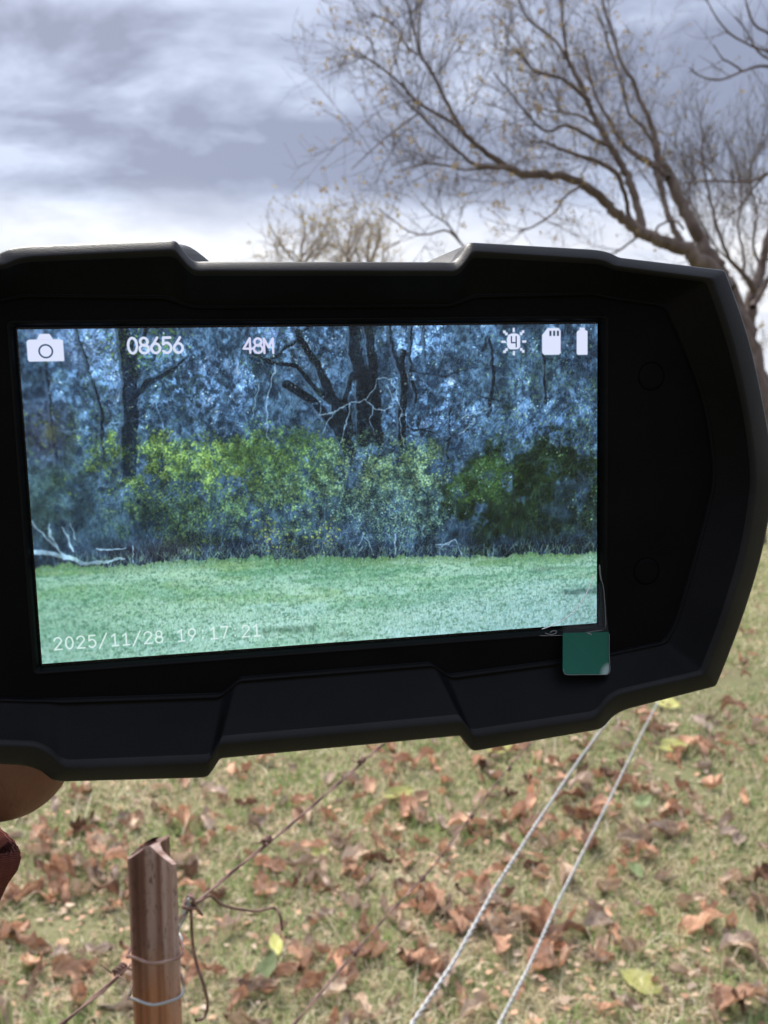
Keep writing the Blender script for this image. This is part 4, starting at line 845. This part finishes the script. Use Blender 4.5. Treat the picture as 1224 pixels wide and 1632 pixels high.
# the body behind the rim: flared at the top with long ramps beside the shallow centre notch
WB = []
for i, (x, y) in enumerate(WO):
    if y > 45 and abs(x) < 90: WB.append((-25.3+(x+25.3)*1.085, 19.4+(y-19.4)*1.092))
    else: WB.append((x*.965, y*.955))
WB[2], WB[3], WB[4] = (28.6, 56.3), (38.6, 60.5), (40.6, 60.8)
n_ = len(WO); WB[n_-2], WB[n_-3] = (-25.8, 55.9), (-31.0, 60.0)
def rounded(P, n=4):
    P = np.asarray(P, float); N = len(P); out = []
    D = np.roll(P, -1, 0)-np.roll(P, 1, 0); D /= np.linalg.norm(D, axis=1, keepdims=True)+1e-9
    L = np.linalg.norm(np.roll(P, -1, 0)-P, axis=1); mn = np.minimum(L, np.roll(L, 1))
    for i in range(N):
        j = (i+1) % N; a, b_ = P[i], P[j]; ta, tb = D[i]*min(L[i], mn[i]*1.1), D[j]*min(L[i], mn[j]*1.1)
        for t_ in np.arange(n)/n:
            out.append((2*t_**3-3*t_**2+1)*a+(t_**3-2*t_**2+t_)*ta+(-2*t_**3+3*t_**2)*b_+(t_**3-t_**2)*tb)
    return np.array(out)
rO, rC, rD, rB = rounded(WO), rounded(WC), rounded(WD), rounded(WB)
mixp = lambda a, b_, f: a+(b_-a)*f
loops = [(rB*.86, -42), (rB*.95, -40), (rB*.985, -34), (rB, -14), (rO*.998, 3), (rO, 9.2), (mixp(rO, rC, .08), 10.4), (mixp(rO, rC, .22), 11.3), (mixp(rO, rC, .80), 12.6), (mixp(rO, rC, .94), 12.95), (rC, 13.0), (mixp(rC, rD, .06), 12.7), (mixp(rC, rD, .13), 11.9), (mixp(rC, rD, .90), 4.2), (mixp(rC, rD, .95), 3.9), (mixp(rC, rD, .97), 4.4), (rD, 4.4), (mixp(rC, rD, 1.03), 3.5), (mixp(rC, rD, 1.05), 3.2)]
NL = len(rO); V = np.concatenate([np.c_[p, np.full(NL, z)] for p, z in loops])*.001
i, j = np.meshgrid(np.arange(len(loops)-1), np.arange(NL), indexing='ij'); j2 = (j+1) % NL
F = np.stack([i*NL+j2, i*NL+j, (i+1)*NL+j, (i+1)*NL+j2], -1).reshape(-1, 4)
rim_f = (F[:, 0]//NL >= 4) & (F[:, 0]//NL <= 11)
housing = link('housing', mesh_np('housing', V, F[~rim_f]), m_shell, viewer, True)
link('rim', mesh_np('rim', V, F[rim_f]), m_rim, viewer, True)
bm = bmesh.new(); bm.faces.new([bm.verts.new((x*.001, y*.001, -.042)) for x, y in rB*.86]); me = bpy.data.meshes.new('back_cover'); bm.to_mesh(me); bm.free(); link('back_cover', me, m_shell, viewer)
# flat panel with the screen opening
def rrect(hx, hy, r, n=6):
    o = []
    for cx, cy, a0 in ((hx-r, hy-r, 0), (-hx+r, hy-r, 90), (-hx+r, -hy+r, 180), (hx-r, -hy+r, 270)):
        o += [(cx+r*math.cos(R(a0+k*90/n)), cy+r*math.sin(R(a0+k*90/n))) for k in range(n+1)]
    return o
bm = bmesh.new()
def ring(pts, z):
    v = [bm.verts.new((x*.001, y*.001, z*.001)) for x, y in pts]; return v, [bm.edges.new((v[k], v[(k+1) % len(v)])) for k in range(len(v))]
o_v, o_e = ring(loops[-1][0], 3.2); h_v, h_e = ring(rrect(71.7, 40.9, 1.2), 3.2)
bmesh.ops.triangle_fill(bm, use_beauty=True, use_dissolve=False, edges=o_e+h_e)
for f in bm.faces:
    if f.normal.z < 0: f.normal_flip()
me = bpy.data.meshes.new('panel'); bm.to_mesh(me); bm.free(); link('panel', me, m_panel, viewer)
fr = [(rrect(71.7, 40.9, 1.2), 3.2), (rrect(71.45, 40.65, 1.1), 3.5), (rrect(71.1, 40.3, 1.0), 3.4), (rrect(70.6, 39.75, .7), .9), (rrect(70.5, 39.6, .6), .35)]
k = len(fr[0][0]); V = np.concatenate([np.c_[np.array(p), np.full(k, z)] for p, z in fr])*.001; i, j = np.meshgrid(np.arange(len(fr)-1), np.arange(k), indexing='ij'); j2 = (j+1) % k
link('screen_frame', mesh_np('screen_frame', V, np.stack([i*k+j, i*k+j2, (i+1)*k+j2, (i+1)*k+j], -1).reshape(-1, 4)), m_shell, viewer)
def quad(hx, hy, z): return mesh_np('sheet', np.array([(-hx, -hy, z), (hx, -hy, z), (hx, hy, z), (-hx, hy, z)])*.001, np.array([[0, 1, 2, 3]]))
scr = link('screen', quad(71, 40.2, .2), m_glass, viewer)
pic = display_picture(); ph, pw = pic.shape[:2]
img = bpy.data.images.new('display_picture', pw, ph, alpha=False)
buf = np.ones((ph, pw, 4), np.float32); buf[..., :3] = pic[::-1]; img.pixels.foreach_set(buf.ravel()); img.update(); img.pack()
m_disp, t, b = mat('display', (.004, .004, .005), .22, spec=.06)
tx = t.nodes.new('ShaderNodeTexImage'); tx.image = img; tx.extension = 'EXTEND'; t.links.new(tx.outputs[0], b.inputs['Emission Color']); b.inputs['Emission Strength'].default_value = .225
me = quad(70.0, 39.02, .45); uv = me.uv_layers.new(name='UVMap')
for li, c_ in enumerate(((0, 0), (1, 0), (1, 1), (0, 1))): uv.data[li].uv = c_
tag(link('display', me, m_disp, scr), 'lit picture of a bushy wood edge and lawn with date and icons')
# round flush buttons with a groove round them
m_groove, t, b = mat('groove', (.001, .001, .001), .9, spec=0)
for bx, by in ((83.5, 25.4), (82.7, -25.3)):
    prof_b = [(0, 3.42), (2.6, 3.42), (3.25, 3.38), (3.42, 3.25), (3.45, 3.1)]; N = 40
    V = np.array([(bx+r_*math.cos(a), by+r_*math.sin(a), z) for r_, z in prof_b for a in np.arange(N)*2*math.pi/N])*.001
    i, j = np.meshgrid(np.arange(len(prof_b)-1), np.arange(N), indexing='ij'); j2 = (j+1) % N
    bo = link('button', mesh_np('button', V, np.stack([i*N+j, (i+1)*N+j, (i+1)*N+j2, i*N+j2], -1).reshape(-1, 4)), m_panel, viewer, True)
    V = np.array([(bx+r_*math.cos(a), by+r_*math.sin(a), 3.26) for r_ in (3.4, 3.62) for a in np.arange(N)*2*math.pi/N])*.001; j = np.arange(N); j2 = (j+1) % N
    link('groove', mesh_np('groove', V, np.stack([j, N+j, N+j2, j2], -1)), m_groove, bo)

# ---------------------------------------------------------------- protective film with a green pull tab, peeling at the corner
m_film = bpy.data.materials.new('clear_film'); m_film.use_nodes = True; t = m_film.node_tree; t.nodes.remove(t.nodes['Principled BSDF'])
tr, gl, mx = t.nodes.new('ShaderNodeBsdfTransparent'), t.nodes.new('ShaderNodeBsdfGlossy'), t.nodes.new('ShaderNodeMixShader'); tr.inputs[0].default_value = (.985, .985, .985, 1); gl.inputs['Roughness'].default_value = .12; mx.inputs[0].default_value = .010
t.links.new(tr.outputs[0], mx.inputs[1]); t.links.new(gl.outputs[0], mx.inputs[2]); t.links.new(mx.outputs[0], t.nodes['Material Output'].inputs[0])
m_glint, t, b = mat('film_glint', (.80, .82, .84), .25); m_edge_glint, t, b = mat('film_edge_glint', (.10, .10, .11), .4)  # pale colours that carry the film's highlights along fold and edges
m_tab, t, b = mat('green_tab', (.012, .105, .075), .45, spec=.12)
c_ = t.nodes.new('ShaderNodeTexCoord'); vd = t.nodes.new('ShaderNodeVectorMath'); vd.operation = 'DISTANCE'; t.links.new(c_.outputs['Object'], vd.inputs[0]); vd.inputs[1].default_value = (.0705, -.0512, .0096)
pale_corner = t.nodes.new('ShaderNodeMapRange'); t.links.new(vd.outputs['Value'], pale_corner.inputs[0]); pale_corner.inputs[1].default_value = .0030; pale_corner.inputs[2].default_value = .0042; pale_corner.inputs[3].default_value = .8; pale_corner.inputs[4].default_value = 0.0
t.links.new(mixc(t, pale_corner.outputs[0], cramp(t, nz(t, 60, 3), [(.3, (.003, .050, .032)), (.7, (.006, .068, .046))]), (.20, .25, .24)), b.inputs['Base Color'])   # paler patch at one corner of the green
m_ctab, t, b = mat('clear_tab', (.10, .11, .13), .3); b.inputs['Alpha'].default_value = .05
film = empty('protective_film'); film.matrix_world = DEV
tag(film, 'clear protective film peeling at the screen corner with a green pull tab', 'film')
def lift(x, y):
    d = max(0.0, (x-54)*.60-(y+39.2)*.80-4.0-.02*(x-54)*0)      # distance beyond the crease towards the lower right corner
    return .75+min(3.4, .16*d**1.35)
gx, gy = np.r_[np.linspace(-70.2, 50, 8), np.linspace(51.5, 71.8, 16)], np.r_[np.linspace(-40.4, -20, 16), np.linspace(-18, 39.2, 6)]
V = np.array([(x, y, lift(x, y)) for x in gx for y in gy])*.001; nx_, ny_ = len(gx), len(gy); i, j = np.meshgrid(np.arange(nx_-1), np.arange(ny_-1), indexing='ij')
link('film_sheet', mesh_np('film_sheet', V, np.stack([i*ny_+j, (i+1)*ny_+j, (i+1)*ny_+j+1, i*ny_+j+1], -1).reshape(-1, 4)), m_film, film, True)
def line(name, pts, r_, m, z=None, par=film):
    P = spline([(x, y, (lift(x, y)+.12) if z is None else z) for x, y in pts], 6)*.001; return tube_obj(name, P, np.r_[r_*.2, np.full(len(P)-2, r_), r_*.2]*.001, m, par, 5)
line('crease', [(54.2, -39.3), (57.6, -38.3), (61.3, -36.5), (64, -34.3), (66, -31.6), (67.6, -28.6), (68.6, -25.6)], .13, m_glint, 1.6)  # white thread: the refraction highlight on the fold, built as a tube
line('edge', [(52.5, -40.2), (57, -40.5), (62, -40.45), (70.4, -40.0)], .09, m_edge_glint, 4.3)  # edge threads stand in for light caught on the film's rim
line('edge', [(70.9, -39.6), (70.7, -34), (70.2, -28.6), (69.5, -26.2), (69.2, -22.5)], .09, m_edge_glint, 4.2)
line('edge', [(69.15, -22.6), (69.35, -25), (69.7, -27)], .2, m_edge_glint, 4.0)
line('crease', [(54, -39.6), (55.5, -40.1), (56.8, -40.0), (57.2, -39.4), (56.3, -39.2), (55.4, -39.6)], .12, m_edge_glint, 4.4)
line('crease', [(65.4, -40.3), (66.2, -40.6), (66.6, -41.0)], .25, m_edge_glint, 4.8)
def tab(name, quad_, z0, z1, m, rt, rb, thick=.22, bow=1.3):
    """flat strip with rounded corners between four local corners, bending away from the panel towards its free end"""
    W_, H_ = quad_[1][0]-quad_[0][0], quad_[0][1]-quad_[3][1]; o = []
    for cx, cy, a0, r_ in ((W_-rt, -rt, 0, rt), (rt, -rt, 90, rt), (rb, -H_+rb, 180, rb), (W_-rb, -H_+rb, 270, rb)):
        o += [((cx+r_*math.cos(R(a0+k_*15)))/W_, -(cy+r_*math.sin(R(a0+k_*15)))/H_) for k_ in range(7)]
    bm = bmesh.new()
    def at_(u, v, dz):
        a_, b2, c2, d2 = (np.array(q) for q in quad_); p = (a_*(1-u)+b2*u)*(1-v)+(d2*(1-u)+c2*u)*v; return (p[0]*.001, p[1]*.001, (z0+(z1-z0)*v**bow+.5*(u*v)**6-dz)*.001)
    up_ = [bm.verts.new(at_(u, v, 0)) for u, v in o]; dn = [bm.verts.new(at_(u, v, thick)) for u, v in o]; n = len(o)
    f1 = bm.faces.new(up_); f2 = bm.faces.new(dn[::-1])
    for q in range(n): bm.faces.new((up_[q], dn[q], dn[(q+1) % n], up_[(q+1) % n]))
    bmesh.ops.triangulate(bm, faces=[f1, f2]); bmesh.ops.recalc_face_normals(bm, faces=bm.faces)
    me = bpy.data.meshes.new(name); bm.to_mesh(me); bm.free(); return link(name, me, m, film)
TQ = [(58.86, -39.91), (71.5, -40.5), (69.34, -50.21), (56.91, -49.35)]
tab('pull_tab', TQ, 4.7, 9.6, m_tab, .1, 1.2)
tab('tab_base', [(58.9, -27.3), (70.2, -27.6), (71.3, -40.3), (58.9, -39.8)], 3.6, 4.65, m_ctab, .8, .1)
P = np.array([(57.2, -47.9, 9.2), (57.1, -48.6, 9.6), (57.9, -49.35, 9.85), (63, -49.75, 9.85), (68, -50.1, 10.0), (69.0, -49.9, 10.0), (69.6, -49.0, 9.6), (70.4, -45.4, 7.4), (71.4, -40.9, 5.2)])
tube_obj('edge', spline(P, 4)*.001, .00008, m_edge_glint, film, 5)  # highlight along the tab's outline, built as a thin tube

# ================================================================ HOLDING HAND
bm = bmesh.new()
def limb(pts):
    P = spline([p[:3] for p in pts], 6); r_ = np.interp(np.linspace(0, 1, len(P)), np.linspace(0, 1, len(pts)), [p[3] for p in pts])
    V, F = tube(P, r_, 14); vs_ = [bm.verts.new(v) for v in V]
    for f in F: bm.faces.new([vs_[q] for q in f])
    bm.faces.new(vs_[:14][::-1]); bm.faces.new(vs_[-14:])
    for p, q in ((P[0], r_[0]), (P[-1], r_[-1])):
        bmesh.ops.create_icosphere(bm, subdivisions=2, radius=q*.99, matrix=Matrix.Translation(p))
def ell(c, rx, ry, rz, rot=0):
    bmesh.ops.create_icosphere(bm, subdivisions=3, radius=1, matrix=Matrix.Translation(c) @ Matrix.Rotation(R(rot), 4, 'Z') @ Matrix.Diagonal((rx, ry, rz, 1)))
ell((-97.5, -80.5, -60), 23.5, 23.5, 16); ell((-102, -62, -60), 36, 30, 15, 20); ell((-116, -66, -58), 22, 28, 16, 15)
limb([(-158, -152, -34, 24), (-136, -118, -44, 20), (-121, -93, -52, 18), (-108, -74, -58, 18)])
for (kx, ky), (tx_, ty_), ln, rr in (((-78, -40), (-58, 20), 62, 9.2), ((-90, -34), (-74, 32), 70, 9.4), ((-102, -32), (-92, 30), 66, 9.0), ((-114, -36), (-110, 16), 54, 8.0)):
    dx, dy = (tx_-kx)/ln, (ty_-ky)/ln
    limb([(-102+(kx+102)*.4, -68, -59, 13), (kx, ky, -60, 11), (kx+dx*ln*.42, ky+dy*ln*.42, -59, rr), (kx+dx*ln*.75, ky+dy*ln*.75, -55, rr*.92), (tx_, ty_, -51, rr*.8)])
limb([(-118, -70, -58, 15), (-129, -50, -46, 12.5), (-131, -30, -20, 10.5), (-126, -14, 4, 10), (-116, -4, 19, 8.5)])
me = bpy.data.meshes.new('hand_shape'); bm.to_mesh(me); bm.free(); me.transform(Matrix.Scale(.001, 4))
tmp = bpy.data.objects.new('hand_shape', me); C.objects.link(tmp)
md = tmp.modifiers.new('r', 'REMESH'); md.mode = 'VOXEL'; md.voxel_size = .0022; md.use_smooth_shade = True
md = tmp.modifiers.new('s', 'SMOOTH'); md.factor = .6; md.iterations = 8
hm = bpy.data.meshes.new_from_object(tmp.evaluated_get(bpy.context.evaluated_depsgraph_get())); bpy.data.objects.remove(tmp); hm.name = 'person'
m_skin, t, b = mat('skin', (.30, .14, .09), .55, spec=.3)
t.links.new(cramp(t, nz(t, 55, 4), [(.3, (.105, .042, .027)), (.7, (.155, .064, .042))]), b.inputs['Base Color']); b.inputs['Subsurface Weight'].default_value = .12; b.inputs['Subsurface Radius'].default_value = (.004, .0015, .0008); bump(t, b, nz(t, 260, 5, .65, sq=(1, .35, 1), dist=.8), .55, .0009)
hand = link('person', hm, m_skin, None, True); hand.matrix_world = DEV
tag(hand, 'bare hand gripping the viewer from behind at the lower left', 'person')
# knitted cuff: ribbed sleeve round the wrist
m_knit, t, b = mat('red_knit', (.17, .035, .032), .9, spec=.1)
w1 = t.nodes.new('ShaderNodeTexWave'); w1.wave_type = 'BANDS'; w1.bands_direction = 'Y'; c_ = t.nodes.new('ShaderNodeTexCoord'); t.links.new(c_.outputs['UV'], w1.inputs['Vector']); w1.inputs['Scale'].default_value = 14; w1.inputs['Distortion'].default_value = 1.2
t.links.new(cramp(t, w1.outputs[0], [(.2, (.09, .026, .022)), (.8, (.24, .07, .058))]), b.inputs['Base Color']); bump(t, b, w1.outputs[0], .8, .0015)
ax0, ax1 = np.array([-112.5, -95.0, -50.0]), np.array([-165.0, -172.0, -22.0]); T_ = (ax1-ax0)/np.linalg.norm(ax1-ax0); u_ = np.cross(T_, [0, 0, 1]); u_ /= np.linalg.norm(u_); w_ = np.cross(T_, u_)
prof_s = [(9, 21.5), (3, 22.2), (.4, 23.6), (-.2, 25.2), (1.2, 27.0), (4.5, 28.0), (9, 27.6), (14, 28.2), (22, 28), (26, 27), (30, 29), (50, 32), (95, 36)]; N = 96; V = []
for s_, r_ in prof_s:
    for q in range(N):
        a = q*2*math.pi/N; rr = r_+.55*math.cos(a*32)*(1 if s_ < 27 else .3); V.append(ax0+T_*s_+rr*(math.cos(a)*u_+math.sin(a)*w_))
i, j = np.meshgrid(np.arange(len(prof_s)-1), np.arange(N), indexing='ij'); j2 = (j+1) % N
me = mesh_np('sleeve', np.array(V)*.001, np.stack([i*N+j, i*N+j2, (i+1)*N+j2, (i+1)*N+j], -1).reshape(-1, 4)); uv = me.uv_layers.new(name='UVMap')
vi = np.zeros(len(me.loops), np.int32); me.loops.foreach_get('vertex_index', vi); ss = np.array([p[0] for p in prof_s])
uv.data.foreach_set('uv', np.c_[(vi % N)/N, ss[vi//N]/18].astype(np.float32).ravel())
tag(link('sleeve', me, m_knit, hand, True), 'dark red ribbed knit cuff')
